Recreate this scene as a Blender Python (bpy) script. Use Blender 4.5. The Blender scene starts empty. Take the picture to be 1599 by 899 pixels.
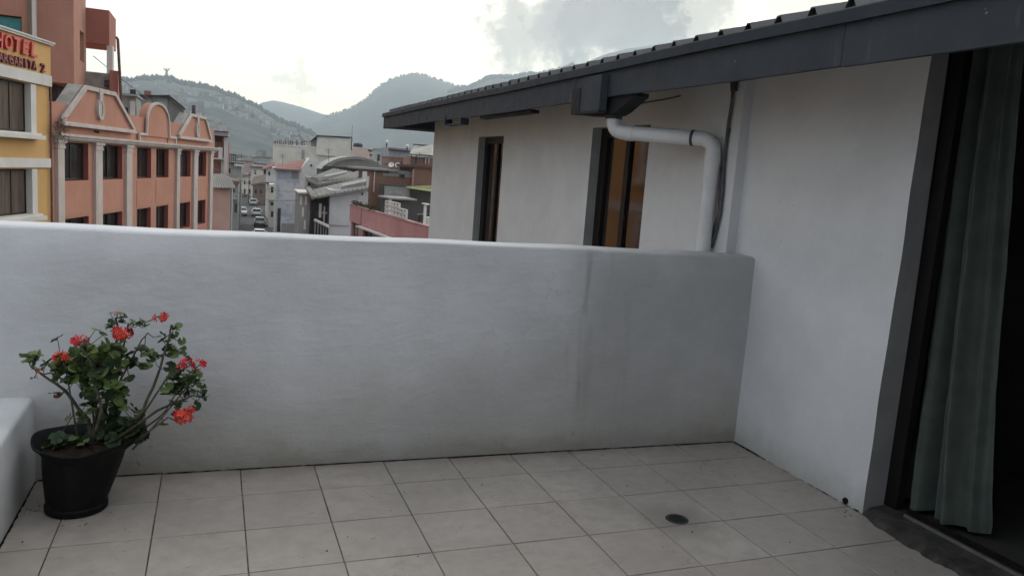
import bpy, math, random
from mathutils import Vector, Matrix, Quaternion, noise as mno
random.seed(7)
R_ = math.radians
sc = bpy.context.scene
COL = sc.collection

# ---------------------------------------------------------------- camera
F_PX, YAW, PITCH, ROLL = 1209.9, 0.373343, 0.145729, 0.074591
CAM = Vector((0.20984, -3.56002, 1.54448))
W_PX, H_PX = 1599.0, 899.0
def cam_axes():
    cy, sy, cp, sp = math.cos(YAW), math.sin(YAW), math.cos(PITCH), math.sin(PITCH)
    fw = Vector((sy*cp, cy*cp, -sp)); rt = Vector((cy, -sy, 0)); up = rt.cross(fw)
    cr, sr = math.cos(ROLL), math.sin(ROLL)
    return rt*cr + up*sr, -rt*sr + up*cr, fw
RT, UP, FW = cam_axes()
cd = bpy.data.cameras.new('camera'); cam = bpy.data.objects.new('camera', cd); COL.objects.link(cam)
cd.sensor_fit = 'HORIZONTAL'; cd.sensor_width = 36.0; cd.lens = F_PX/W_PX*36.0
cd.clip_start = 0.05; cd.clip_end = 60000
cam.matrix_world = Matrix.Translation(CAM) @ Matrix((RT, UP, -FW)).transposed().to_4x4()
sc.camera = cam
def ray(u, v):                       # viewing direction of a point of the photograph
    return RT*((u-799.5)/F_PX) - UP*((v-449.5)/F_PX) + FW
def at_depth(u, v, d): return CAM + ray(u, v)*d
def at_x(u, v, x): r = ray(u, v); return CAM + r*((x-CAM.x)/r.x)
def at_y(u, v, y): r = ray(u, v); return CAM + r*((y-CAM.y)/r.y)
def at_z(u, v, z): r = ray(u, v); return CAM + r*((z-CAM.z)/r.z)

# ---------------------------------------------------------------- exposure, sky, sun
sc.view_settings.view_transform = 'Standard'; sc.view_settings.look = 'None'
sc.view_settings.exposure = 0.86; sc.view_settings.gamma = 1.0
sc.view_settings.use_curve_mapping = False
sc.render.engine = 'CYCLES'
sc.cycles.use_denoising = True
sc.cycles.max_bounces = 7; sc.cycles.diffuse_bounces = 4; sc.cycles.volume_bounces = 1
sc.cycles.sample_clamp_indirect = 4.0

SUN_AZ, SUN_EL = R_(37.1), R_(11.3)
SUN = Vector((math.sin(SUN_AZ)*math.cos(SUN_EL), math.cos(SUN_AZ)*math.cos(SUN_EL), math.sin(SUN_EL)))
sd = bpy.data.lights.new('sun', 'SUN'); sun = bpy.data.objects.new('sun', sd); COL.objects.link(sun)
sd.energy = 0.6; sd.angle = R_(14); sd.color = (1.0, 0.93, 0.82)
sun.location = (0, 0, 60); sun.rotation_euler = (-SUN).to_track_quat('-Z', 'Y').to_euler()

world = bpy.data.worlds.new('World'); sc.world = world; world.use_nodes = True
class NT:
    """small node-tree helper"""
    def __init__(s, tree): s.t = tree; s.n = tree.nodes; s.l = tree.links
    def add(s, typ, **kw):
        n = s.n.new(typ)
        for k, v in kw.items(): setattr(n, k, v)
        return n
    def put(s, sock, v):
        if isinstance(v, bpy.types.NodeSocket): s.l.new(v, sock)
        elif v is not None:
            if hasattr(sock.default_value, '__len__') and not hasattr(v, '__len__'): v = (v,)*len(sock.default_value)
            if hasattr(sock.default_value, '__len__') and len(sock.default_value) == 4 and len(v) == 3: v = (*v, 1.0)
            sock.default_value = v
    def math(s, op, a, b=None, c=None, clamp=False):
        n = s.add('ShaderNodeMath', operation=op, use_clamp=clamp)
        for i, v in enumerate((a, b, c)):
            if v is not None: s.put(n.inputs[i], v)
        return n.outputs[0]
    def vmath(s, op, a, b=None, out=0):
        n = s.add('ShaderNodeVectorMath', operation=op); s.put(n.inputs[0], a)
        if b is not None: s.put(n.inputs[3 if op == 'SCALE' else 1], b)
        return n.outputs[out]
    def mix(s, fac, a, b, mode='MIX'):
        n = s.add('ShaderNodeMix', data_type='RGBA', blend_type=mode)
        s.put(n.inputs[0], fac); s.put(n.inputs[6], a); s.put(n.inputs[7], b); return n.outputs[2]
    def ramp(s, v, a, b, lo=0.0, hi=1.0, smooth=True):
        n = s.add('ShaderNodeMapRange', interpolation_type='SMOOTHSTEP' if smooth else 'LINEAR')
        s.put(n.inputs[0], v)
        for i, q in enumerate((a, b, lo, hi)): n.inputs[1+i].default_value = q
        return n.outputs[0]
    def noise(s, vec, scale, detail=4.0, rough=0.55, col=False, dist=0.0):
        n = s.add('ShaderNodeTexNoise'); s.put(n.inputs['Vector'], vec)
        n.inputs['Scale'].default_value = scale; n.inputs['Detail'].default_value = detail
        n.inputs['Roughness'].default_value = rough; n.inputs['Distortion'].default_value = dist
        return n.outputs[1 if col else 0]
def build_sky():
    k = NT(world.node_tree); k.n.clear()
    out = k.add('ShaderNodeOutputWorld'); bg = k.add('ShaderNodeBackground'); k.l.new(bg.outputs[0], out.inputs[0])
    bg.inputs[1].default_value = 0.1
    d = k.add('ShaderNodeTexCoord').outputs['Generated']
    sky = k.add('ShaderNodeTexSky'); sky.sky_type = 'NISHITA'; sky.sun_disc = False
    sky.sun_elevation = SUN_EL; sky.sun_rotation = SUN_AZ; sky.altitude = 2800; sky.dust_density = 3.0
    sep = k.add('ShaderNodeSeparateXYZ'); k.l.new(d, sep.inputs[0]); z = sep.outputs[2]
    ca = k.vmath('DOT_PRODUCT', d, tuple(SUN), out=1)
    # a thin bright overcast over the whole dome, brighter around the veiled sun and near the horizon under it
    glow = k.math('POWER', k.math('MAXIMUM', k.math('ADD', k.math('MULTIPLY', ca, 0.5), 0.5), 0.0), 3.0)
    disc = k.math('POWER', k.math('MAXIMUM', ca, 0.0), 60.0)
    lum = k.math('ADD', k.math('ADD', SKY_BASE, k.math('MULTIPLY', glow, SKY_GLOW)), k.math('MULTIPLY', disc, 12.0))
    low = k.math('MULTIPLY', k.ramp(z, 0.34, 0.02), glow)
    veil = k.vmath('SCALE', k.mix(low, k.mix(glow, (0.95, 0.98, 1.03), (1.0, 0.96, 0.85)), (1.05, 0.90, 0.56)), lum)
    c = k.mix(0.88, sky.outputs[0], veil)
    # cloud field over the dome
    warp = k.vmath('SCALE', k.vmath('SUBTRACT', k.noise(d, 14.0, 8, 0.66, col=True), (0.5, 0.5, 0.5)), 0.19)
    dw = k.vmath('NORMALIZE', k.vmath('ADD', d, warp))
    mask = None
    for (u, v, r, st) in SKY_CLOUDS:
        cdir = ray(u, v).normalized()
        dist = k.math('SUBTRACT', 1.0, k.vmath('DOT_PRODUCT', dw, tuple(cdir), out=1))
        m = k.ramp(dist, (r*1.25)**2/2, (r*0.55)**2/2, 0.0, st)
        mask = m if mask is None else k.math('MAXIMUM', mask, m)
    pl = k.vmath('SCALE', d, k.math('DIVIDE', 1.0, k.math('MAXIMUM', k.math('ADD', z, 0.12), 0.05)))
    field = k.ramp(k.noise(pl, 1.3, 7, 0.6), 0.52, 0.70, 0.0, 0.75)
    field = k.math('MULTIPLY', field, k.ramp(z, 0.30, 0.55))
    mask = k.math('MAXIMUM', mask, field)
    puff = k.ramp(k.noise(d, 16.0, 6, 0.62), 0.3, 0.75, 0.8, 1.25)
    grey = k.vmath('SCALE', (2.0, 1.95, 1.88), puff)
    c = k.mix(mask, c, grey)
    k.l.new(c, bg.inputs[0])
SKY_BASE, SKY_GLOW = 4.7, 10.5
SKY_CLOUDS = [(835, 48, 0.062, 0.85), (880, 36, 0.070, 0.95), (930, 30, 0.075, 1.0), (975, 40, 0.075, 1.0), (985, 62, 0.045, 0.7), (1070, 0, 0.080, 0.9), (1120, 50, 0.045, 0.8),
              (1090, 50, 0.035, 0.7), (1255, 0, 0.050, 0.8), (1300, 10, 0.05, 0.75), (478, 122, 0.011, 0.38), (474, 138, 0.008, 0.22), (480, 152, 0.011, 0.22), (655, 110, 0.016, 0.3), (758, 116, 0.010, 0.35), (610, 66, 0.012, 0.18), (1190, -90, 0.10, 0.7), (940, -80, 0.12, 0.7)]
build_sky()

# ---------------------------------------------------------------- materials
MATS = {}
def mat(name, col, rough=0.7, var=0.15, scale=6.0, bump=0.0, bscale=40.0, spec=0.4, metal=0.0, fn=None, col2=None, stretch=None, ior=None, space='pos'):
    if name in MATS: return MATS[name]
    m = bpy.data.materials.new(name); m.use_nodes = True; MATS[name] = m
    k = NT(m.node_tree); k.n.clear()
    out = k.add('ShaderNodeOutputMaterial'); b = k.add('ShaderNodeBsdfPrincipled'); k.l.new(b.outputs[0], out.inputs[0])
    pos = k.add('ShaderNodeNewGeometry').outputs['Position'] if space == 'pos' else k.add('ShaderNodeTexCoord').outputs['Object']
    p = k.vmath('MULTIPLY', pos, stretch) if stretch else pos
    n1 = k.noise(p, scale, 5, 0.6)
    c2 = col2 if col2 else tuple(c*(1-var) for c in col)
    hi = col if col2 else tuple(min(1, c*(1+var)) for c in col)
    c = k.mix(k.ramp(n1, 0.3, 0.7), c2, hi)
    rg = k.ramp(k.noise(p, scale*2.3, 4), 0.25, 0.75, max(0.02, rough-0.08), min(1, rough+0.08))
    b.inputs['Metallic'].default_value = metal
    b.inputs['Specular IOR Level'].default_value = spec
    if ior: b.inputs['IOR'].default_value = ior
    h = None
    if bump:
        h = k.noise(p, bscale, 6, 0.6)
    if fn:
        r = fn(k, pos, c, rg, h)
        c, rg, h = r
    k.put(b.inputs['Base Color'], c); k.put(b.inputs['Roughness'], rg)
    if h is not None and bump:
        bn = k.add('ShaderNodeBump'); bn.inputs['Distance'].default_value = bump; bn.inputs['Strength'].default_value = 1.0
        k.put(bn.inputs['Height'], h); k.l.new(bn.outputs[0], b.inputs['Normal'])
    return m

def fn_parapet(k, pos, c, rg, h):
    s = k.add('ShaderNodeSeparateXYZ'); k.l.new(pos, s.inputs[0]); x, y, z = s.outputs
    # long runs of dirty water below the hopper of the roof, narrow and broken
    def streak(x0, w, z0, z1, seed, st):
        q = k.vmath('MULTIPLY', k.vmath('ADD', pos, (seed, 0, 0)), (1.0, 1.0, 0.35))
        xo = k.math('ADD', x, k.math('MULTIPLY', k.math('SUBTRACT', k.noise(q, 5.0, 5), 0.5), 0.05))
        a = k.math('ABSOLUTE', k.math('SUBTRACT', xo, x0))
        m = k.ramp(a, w, w*0.15)
        e = k.math('MULTIPLY', k.ramp(z, z0, z0+0.3), k.ramp(z, z1, z1-0.12))
        br = k.ramp(k.noise(k.vmath('MULTIPLY', pos, (9.0, 9.0, 1.3)), 2.2, 5), 0.32, 0.68)
        return k.math('MULTIPLY', k.math('MULTIPLY', m, e), k.math('MULTIPLY', br, st))
    m = streak(2.165, 0.030, 0.05, 1.24, 1.0, 1.0)
    for a in ((2.20, 0.08, -0.2, 0.80, 4.0, 0.60), (2.42, 0.06, -0.3, 0.97, 9.0, 0.75), (2.08, 0.05, -0.1, 0.7, 14.0, 0.35), (2.30, 0.03, 0.4, 1.25, 17.0, 0.40)):
        m = k.math('MAXIMUM', m, streak(*a))
    c = k.mix(k.math('MULTIPLY', m, 0.8), c, (0.20, 0.205, 0.195))
    bl = k.math('MULTIPLY', k.ramp(k.math('ADD', x, k.math('MULTIPLY', k.noise(pos, 1.9, 5), 0.9)), 2.15, 2.85), k.ramp(k.noise(pos, 1.4, 5, 0.65), 0.28, 0.62, 0.20, 0.75))
    c = k.mix(bl, c, (0.36, 0.365, 0.365))
    # hairline cracks and scuffs
    vo = k.add('ShaderNodeTexVoronoi', feature='DISTANCE_TO_EDGE'); vo.inputs['Scale'].default_value = 1.7
    k.l.new(k.vmath('ADD', pos, k.vmath('SCALE', k.noise(pos, 5.0, 6, 0.7, col=True), 0.35)), vo.inputs['Vector'])
    cr = k.math('MULTIPLY', k.ramp(vo.outputs['Distance'], 0.0035, 0.0008), k.ramp(k.noise(pos, 1.1, 3), 0.55, 0.66, 0, 0.5))
    c = k.mix(cr, c, (0.25, 0.25, 0.245))
    # splash dirt over the foot of the wall, uneven upper edge, ochre here and there
    zz = k.math('ADD', z, k.math('MULTIPLY', k.math('SUBTRACT', k.noise(pos, 2.2, 5), 0.5), -0.65))
    g = k.math('MULTIPLY', k.ramp(zz, 0.70, -0.10), 0.85)
    c = k.mix(g, c, (0.36, 0.345, 0.30))
    z2 = k.math('ADD', z, k.math('MULTIPLY', k.math('SUBTRACT', k.noise(pos, 6.5, 6, 0.65), 0.5), -0.22))
    c = k.mix(k.ramp(z2, 0.15, 0.0, 0, 0.65), c, (0.25, 0.235, 0.20))
    sp = k.math('MULTIPLY', k.ramp(k.noise(pos, 17.0, 3), 0.66, 0.74), k.ramp(zz, 0.30, 0.02, 0, 0.6))
    c = k.mix(sp, c, (0.22, 0.18, 0.14))
    # big soft clouds of weathering and the trowel's own unevenness
    w = k.ramp(k.noise(k.vmath('MULTIPLY', pos, (0.8, 0.8, 1.3)), 1.7, 4), 0.35, 0.72, 0.0, 0.42)
    c = k.mix(w, c, (0.45, 0.455, 0.47))
    pk = k.math('MULTIPLY', k.ramp(k.noise(pos, 48.0, 2), 0.72, 0.78), 0.35)
    c = k.mix(pk, c, (0.33, 0.33, 0.32))
    hh = k.math('ADD', k.math('ADD', k.math('MULTIPLY', k.noise(pos, 3.0, 3), 3.5), k.math('MULTIPLY', k.noise(k.vmath('MULTIPLY', pos, (0.6, 1, 1.4)), 13.0, 4), 1.6)), k.math('MULTIPLY', h, 0.6))
    return c, rg, hh
def fn_wall(k, pos, c, rg, h):
    s = k.add('ShaderNodeSeparateXYZ'); k.l.new(pos, s.inputs[0]); z = s.outputs[2]
    zz = k.math('ADD', z, k.math('MULTIPLY', k.math('SUBTRACT', k.noise(pos, 5.0, 5), 0.5), -0.25))
    c = k.mix(k.ramp(zz, 0.20, -0.02, 0, 0.65), c, (0.37, 0.37, 0.325))
    w = k.ramp(k.noise(pos, 1.6, 4), 0.4, 0.75, 0.0, 0.28)
    c = k.mix(w, c, (0.52, 0.53, 0.54))
    sc_ = k.math('MULTIPLY', k.ramp(k.noise(pos, 30.0, 2), 0.70, 0.76), 0.25)
    c = k.mix(sc_, c, (0.35, 0.34, 0.33))
    return c, rg, k.math('ADD', k.math('ADD', k.math('MULTIPLY', k.noise(pos, 2.6, 3), 3.5), k.math('MULTIPLY', k.noise(pos, 11.0, 4), 2.0)), k.math('MULTIPLY', h, 0.5))
def fn_tile(k, pos, c, rg, h):
    oi = k.add('ShaderNodeObjectInfo').outputs['Random']
    c = k.mix(k.ramp(k.noise(pos, 11.0, 6, 0.65), 0.36, 0.70, 0, 0.6), c, (0.30, 0.265, 0.235))
    c = k.mix(k.ramp(k.noise(pos, 1.3, 4), 0.35, 0.72, 0, 0.55), c, (0.27, 0.245, 0.222))
    c = k.mix(k.math('MULTIPLY', k.ramp(k.noise(pos, 36.0, 3), 0.68, 0.76), 0.5), c, (0.16, 0.135, 0.115))
    c = k.mix(k.math('MULTIPLY', oi, 0.55), c, (0.33, 0.295, 0.265))
    dd = k.vmath('DISTANCE', k.vmath('ADD', pos, k.vmath('SCALE', k.noise(pos, 9.0, 5, 0.6, col=True), 0.10)), (2.318, -0.601, 0.05), out=1)
    c = k.mix(k.math('MULTIPLY', k.ramp(dd, 0.24, 0.06), 0.45), c, (0.15, 0.135, 0.12))
    sw = k.math('MULTIPLY', k.ramp(k.noise(k.vmath('MULTIPLY', pos, (1.0, 3.2, 1.0)), 2.6, 6, 0.7, dist=1.5), 0.57, 0.66), 0.30)
    c = k.mix(sw, c, (0.235, 0.215, 0.195))
    # a band of grime along the wall, wider in places
    s = k.add('ShaderNodeSeparateXYZ'); k.l.new(pos, s.inputs[0])
    yy = k.math('ADD', s.outputs[1], k.math('MULTIPLY', k.math('SUBTRACT', k.noise(pos, 6.0, 5), 0.5), 0.30))
    c = k.mix(k.ramp(yy, 0.13, 0.33, 0, 0.5), c, (0.17, 0.15, 0.13))
    rg2 = k.math('ADD', rg, k.math('MULTIPLY', k.math('SUBTRACT', k.noise(pos, 5.0, 4), 0.5), 0.25))
    return c, rg2, k.math('ADD', k.math('MULTIPLY', k.noise(pos, 9.0, 3), 1.4), k.math('MULTIPLY', h, 0.3))
def fn_fascia(k, pos, c, rg, h):
    c = k.mix(k.ramp(k.noise(k.vmath('MULTIPLY', pos, (1, 0.5, 2.0)), 3.0, 5), 0.4, 0.75, 0, 0.5), c, (0.052, 0.060, 0.071))
    c = k.mix(k.math('MULTIPLY', k.ramp(k.noise(k.vmath('MULTIPLY', pos, (5, 5, 1.2)), 3.3, 5), 0.60, 0.72), 0.35), c, (0.10, 0.105, 0.11))
    c = k.mix(k.ramp(k.noise(pos, 26.0, 2), 0.735, 0.765, 0, 0.6), c, (0.30, 0.30, 0.29))
    return c, rg, k.math('ADD', h, k.math('MULTIPLY', k.noise(pos, 2.0, 2), 2.5))
def fn_streaky(amount, dark):
    def f(k, pos, c, rg, h):
        a = k.ramp(k.noise(k.vmath('MULTIPLY', pos, (1.6, 1.6, 0.22)), 2.2, 6, 0.65), 0.48, 0.75, 0, amount)
        return k.mix(a, c, dark), rg, h
    return f
def fn_mural(k, pos, c, rg, h):
    a = k.ramp(k.noise(pos, 0.42, 6, 0.7, dist=0.8), 0.47, 0.56)
    c = k.mix(k.math('MULTIPLY', a, 0.65), c, (0.38, 0.40, 0.50))
    b = k.ramp(k.noise(k.vmath('ADD', pos, (40, 0, 0)), 0.7, 6, 0.7, dist=1.2), 0.60, 0.66)
    return k.mix(k.math('MULTIPLY', b, 0.55), c, (0.24, 0.25, 0.31)), rg, h
def fn_hill(k, pos, c, rg, h):
    c = k.mix(k.ramp(k.noise(pos, 0.012, 6, 0.65), 0.4, 0.65), c, (0.034, 0.042, 0.034))
    c = k.mix(k.ramp(k.noise(pos, 0.035, 5, 0.7), 0.55, 0.68, 0, 0.7), c, (0.018, 0.03, 0.02))
    c = k.mix(k.ramp(k.noise(pos, 0.006, 4, 0.6), 0.56, 0.66, 0, 0.5), c, (0.10, 0.092, 0.08))
    return c, rg, h

WALLW = mat('wall_white_paint', (0.64, 0.645, 0.66), 0.72, 0.05, 3.0, 0.0018, 55, 0.25, fn=fn_wall)
PARA = mat('parapet_white_paint', (0.64, 0.645, 0.665), 0.75, 0.05, 3.0, 0.0032, 45, 0.2, fn=fn_parapet)
BENCHW = mat('low_wall_paint', (0.62, 0.63, 0.645), 0.72, 0.06, 4.0, 0.0018, 50, 0.2, fn=fn_wall)
TILE = mat('floor_tile', (0.44, 0.402, 0.368), 0.36, 0.06, 18.0, 0.0006, 70, 0.35, fn=fn_tile)
GROUT = mat('grout', (0.125, 0.108, 0.095), 0.9, 0.75, 5.0, 0.001, 120, 0.1)
GRIME = mat('black_grime', (0.014, 0.013, 0.012), 0.9, 0.4, 25, 0.002, 90, 0.1)
FASC = mat('fascia_grey_paint', (0.042, 0.049, 0.060), 0.62, 0.12, 4.0, 0.0008, 30, 0.15, fn=fn_fascia)
FASCD = mat('gutter_lip_paint', (0.028, 0.036, 0.048), 0.55, 0.12, 4.0, 0.0006, 30, 0.18)
SOFFIT = mat('soffit_dark', (0.020, 0.022, 0.025), 0.7, 0.2, 4.0, 0.001, 30, 0.2)
ROOFM = mat('roof_sheet', (0.09, 0.095, 0.10), 0.45, 0.25, 2.5, 0.0006, 30, 0.4)
PVC = mat('pvc_pipe', (0.66, 0.67, 0.68), 0.40, 0.06, 9.0, 0.0, 30, 0.4, fn=fn_streaky(0.35, (0.40, 0.39, 0.36)))
PVCD = mat('pipe_clamp', (0.05, 0.05, 0.05), 0.5, 0.2)
CABLE = mat('cable_grey', (0.09, 0.09, 0.095), 0.5, 0.3, 20)
REVEAL = mat('window_reveal_grey', (0.33, 0.34, 0.34), 0.8, 0.10, 5.0, 0.001, 60, 0.2)
JAMB = mat('door_jamb_grey', (0.30, 0.30, 0.31), 0.8, 0.10, 5.0, 0.001, 60, 0.2)
FRAMEW = mat('dark_brown_frame', (0.009, 0.0068, 0.006), 0.5, 0.3, 12, 0.0004, 60, 0.3, stretch=(1, 1, 0.15))
GLASSR = mat('dark_reflective_glass', (0.008, 0.008, 0.009), 0.02, 0.2, 4.0, 0.0, spec=0.5, ior=1.75)
for n_ in GLASSR.node_tree.nodes:
    if n_.type == 'BSDF_PRINCIPLED': n_.inputs['Specular Tint'].default_value = (1.0, 0.58, 0.46, 1)     # bronze solar glass
GLASSC = mat('city_window_glass', (0.018, 0.018, 0.018), 0.10, 0.5, 0.9, 0.0, spec=0.5, ior=1.5)
STONE = mat('sill_dark_concrete', (0.050, 0.047, 0.044), 0.8, 0.45, 14, 0.006, 26, 0.25)
ALU = mat('track_aluminium', (0.32, 0.32, 0.32), 0.4, 0.2, 20, metal=0.7)
CURT = mat('green_curtain_cloth', (0.088, 0.106, 0.097), 0.85, 0.12, 9, 0.0004, 300, 0.1)
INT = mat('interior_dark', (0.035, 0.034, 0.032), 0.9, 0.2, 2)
CEMENT = mat('cement_render', (0.30, 0.295, 0.28), 0.9, 0.2, 2.0, 0.003, 30, 0.15)
# plant
POT = mat('pot_black_plastic', (0.0075, 0.0078, 0.008), 0.62, 0.3, 14, 0.0015, 40, 0.16)
SOIL = mat('potting_soil', (0.025, 0.018, 0.013), 0.95, 0.5, 30, 0.01, 60, 0.1)
STEM = mat('geranium_stem', (0.085, 0.075, 0.055), 0.75, 0.4, 40, 0.002, 80, 0.2)
def leafmat(n, c):
    m = mat(n, c, 0.55, 0.35, 28.0, 0.0008, 120, 0.3)
    return m
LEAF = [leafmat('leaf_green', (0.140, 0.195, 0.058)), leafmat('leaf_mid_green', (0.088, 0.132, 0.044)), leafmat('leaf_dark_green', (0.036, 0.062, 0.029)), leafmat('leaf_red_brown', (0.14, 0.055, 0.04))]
PETAL = [mat('petal_red', (0.60, 0.030, 0.030), 0.55, 0.25, 60, spec=0.2), mat('petal_coral', (0.72, 0.085, 0.060), 0.55, 0.25, 60, spec=0.2), mat('petal_pink', (0.50, 0.030, 0.080), 0.55, 0.25, 60, spec=0.2)]
# city
ORANGE = mat('hotel_salmon_paint', (0.45, 0.215, 0.150), 0.85, 0.07, 0.6, 0.0, fn=fn_streaky(0.38, (0.31, 0.155, 0.12)))
ORANGED = mat('hotel_red_reveal', (0.30, 0.085, 0.065), 0.85, 0.1, 0.8)
TRIM = mat('hotel_white_trim', (0.50, 0.435, 0.40), 0.8, 0.10, 1.4, fn=fn_streaky(0.50, (0.28, 0.25, 0.22)))
YELLOW = mat('hotel_yellow_paint', (0.56, 0.335, 0.125), 0.85, 0.06, 0.6, fn=fn_streaky(0.18, (0.42, 0.26, 0.12)))
TRIMW = mat('yellow_hotel_trim', (0.60, 0.575, 0.545), 0.8, 0.08, 1.0, fn=fn_streaky(0.25, (0.38, 0.36, 0.33)))
REDL = mat('sign_red', (0.52, 0.035, 0.035), 0.5, 0.1, 5)
MAROON = mat('sign_maroon', (0.17, 0.018, 0.030), 0.5, 0.15, 5)
TOWER = mat('tower_brick_paint', (0.40, 0.205, 0.155), 0.9, 0.07, 0.9, fn=fn_streaky(0.22, (0.27, 0.14, 0.11)))
TOWERR = mat('tower_red_paint', (0.34, 0.135, 0.105), 0.9, 0.08, 0.9, fn=fn_streaky(0.25, (0.22, 0.10, 0.085)))
TEAL = mat('teal_glass', (0.03, 0.20, 0.21), 0.25, 0.25, 1.0)
CURTB = mat('brown_curtain', (0.085, 0.058, 0.042), 0.8, 0.35, 2.0, stretch=(3, 3, 0.3))
CURTG = mat('grey_curtain', (0.23, 0.20, 0.18), 0.8, 0.35, 2.0, stretch=(4, 4, 0.3))
def wallmat(n, c, st=0.3, dk=None):
    return mat(n, c, 0.9, 0.10, 0.5, fn=fn_streaky(st, dk or tuple(x*0.55 for x in c)))
CREAM = wallmat('cream_render', (0.66, 0.615, 0.54)); CREAMP = wallmat('pale_cream_render', (0.70, 0.665, 0.59), 0.15)
PINKW = wallmat('pinkish_render', (0.60, 0.46, 0.41), 0.12); OFFW = wallmat('offwhite_render', (0.62, 0.60, 0.575), 0.2)
PALE = wallmat('pale_blue_render', (0.40, 0.47, 0.46), 0.15); LILAC = wallmat('lilac_render', (0.33, 0.31, 0.345), 0.3)
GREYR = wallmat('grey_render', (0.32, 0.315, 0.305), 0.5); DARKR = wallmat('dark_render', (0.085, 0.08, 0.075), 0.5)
BRICK = wallmat('brick_wall', (0.25, 0.135, 0.10), 0.5); BRICKD = wallmat('brick_dark', (0.13, 0.065, 0.05), 0.5)
PINK = wallmat('pink_paint', (0.56, 0.29, 0.29), 0.25, (0.34, 0.17, 0.17)); PINKD = wallmat('pink_pier', (0.46, 0.27, 0.26), 0.25)
BLUEW = wallmat('bluish_white_paint', (0.58, 0.59, 0.60), 0.15); MURAL = mat('mural_wall', (0.64, 0.625, 0.64), 0.9, 0.1, 0.5, fn=fn_mural)
TILERED = wallmat('red_roof_tile', (0.30, 0.145, 0.125), 0.4); TILEBR = wallmat('brown_roof_tile', (0.19, 0.145, 0.13), 0.5)
ASBES = wallmat('fibre_cement_sheet', (0.25, 0.24, 0.225), 0.6, (0.13, 0.125, 0.12)); ASBESL = wallmat('pale_sheet', (0.36, 0.355, 0.34), 0.35)
ZINC = mat('zinc_dome', (0.23, 0.225, 0.20), 0.5, 0.15, 0.4, metal=0.2); ZINCL = mat('zinc_light', (0.26, 0.255, 0.24), 0.5, 0.1, 0.5)
LIME = mat('lime_canopy', (0.48, 0.50, 0.25), 0.6, 0.08, 1.0)
STEELD = mat('dark_steel', (0.04, 0.04, 0.042), 0.5, 0.3, 2); RUST = mat('rusty_pipe', (0.12, 0.06, 0.045), 0.7, 0.3, 3)
WHITEP = mat('white_enamel', (0.75, 0.75, 0.74), 0.3, 0.06, 2); TANKB = mat('black_tank', (0.02, 0.02, 0.024), 0.4, 0.2, 2)
ASPH = mat('asphalt', (0.050, 0.051, 0.055), 0.85, 0.3, 0.5, 0.004, 8); PAVE = mat('pavement_stone', (0.16, 0.155, 0.15), 0.9, 0.2, 0.6)
PAINTL = mat('road_paint', (0.55, 0.55, 0.52), 0.7, 0.3, 1.5); GROUND = mat('valley_ground', (0.10, 0.095, 0.085), 0.95, 0.4, 0.05)
HILL = mat('hill_green', (0.012, 0.024, 0.025), 0.95, 0.3, 0.02, fn=fn_hill); TREEG = mat('tree_dark', (0.012, 0.021, 0.016), 0.95, 0.4, 0.05)
BALC = mat('balcony_green', (0.045, 0.075, 0.025), 0.8, 0.6, 9)
CARS = mat('car_silver', (0.42, 0.44, 0.47), 0.30, 0.03, 2, metal=0.5); CARW = mat('car_white', (0.72, 0.72, 0.71), 0.28, 0.03, 2)
CARG = mat('car_glass', (0.01, 0.011, 0.012), 0.08, 0.1, 2, ior=1.6); TYRE = mat('tyre_rubber', (0.015, 0.015, 0.015), 0.8, 0.2, 9)
LIGHTR = mat('tail_light', (0.35, 0.02, 0.02), 0.3, 0.1); LIGHTW = mat('head_light', (0.6, 0.6, 0.58), 0.2, 0.1)

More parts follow.
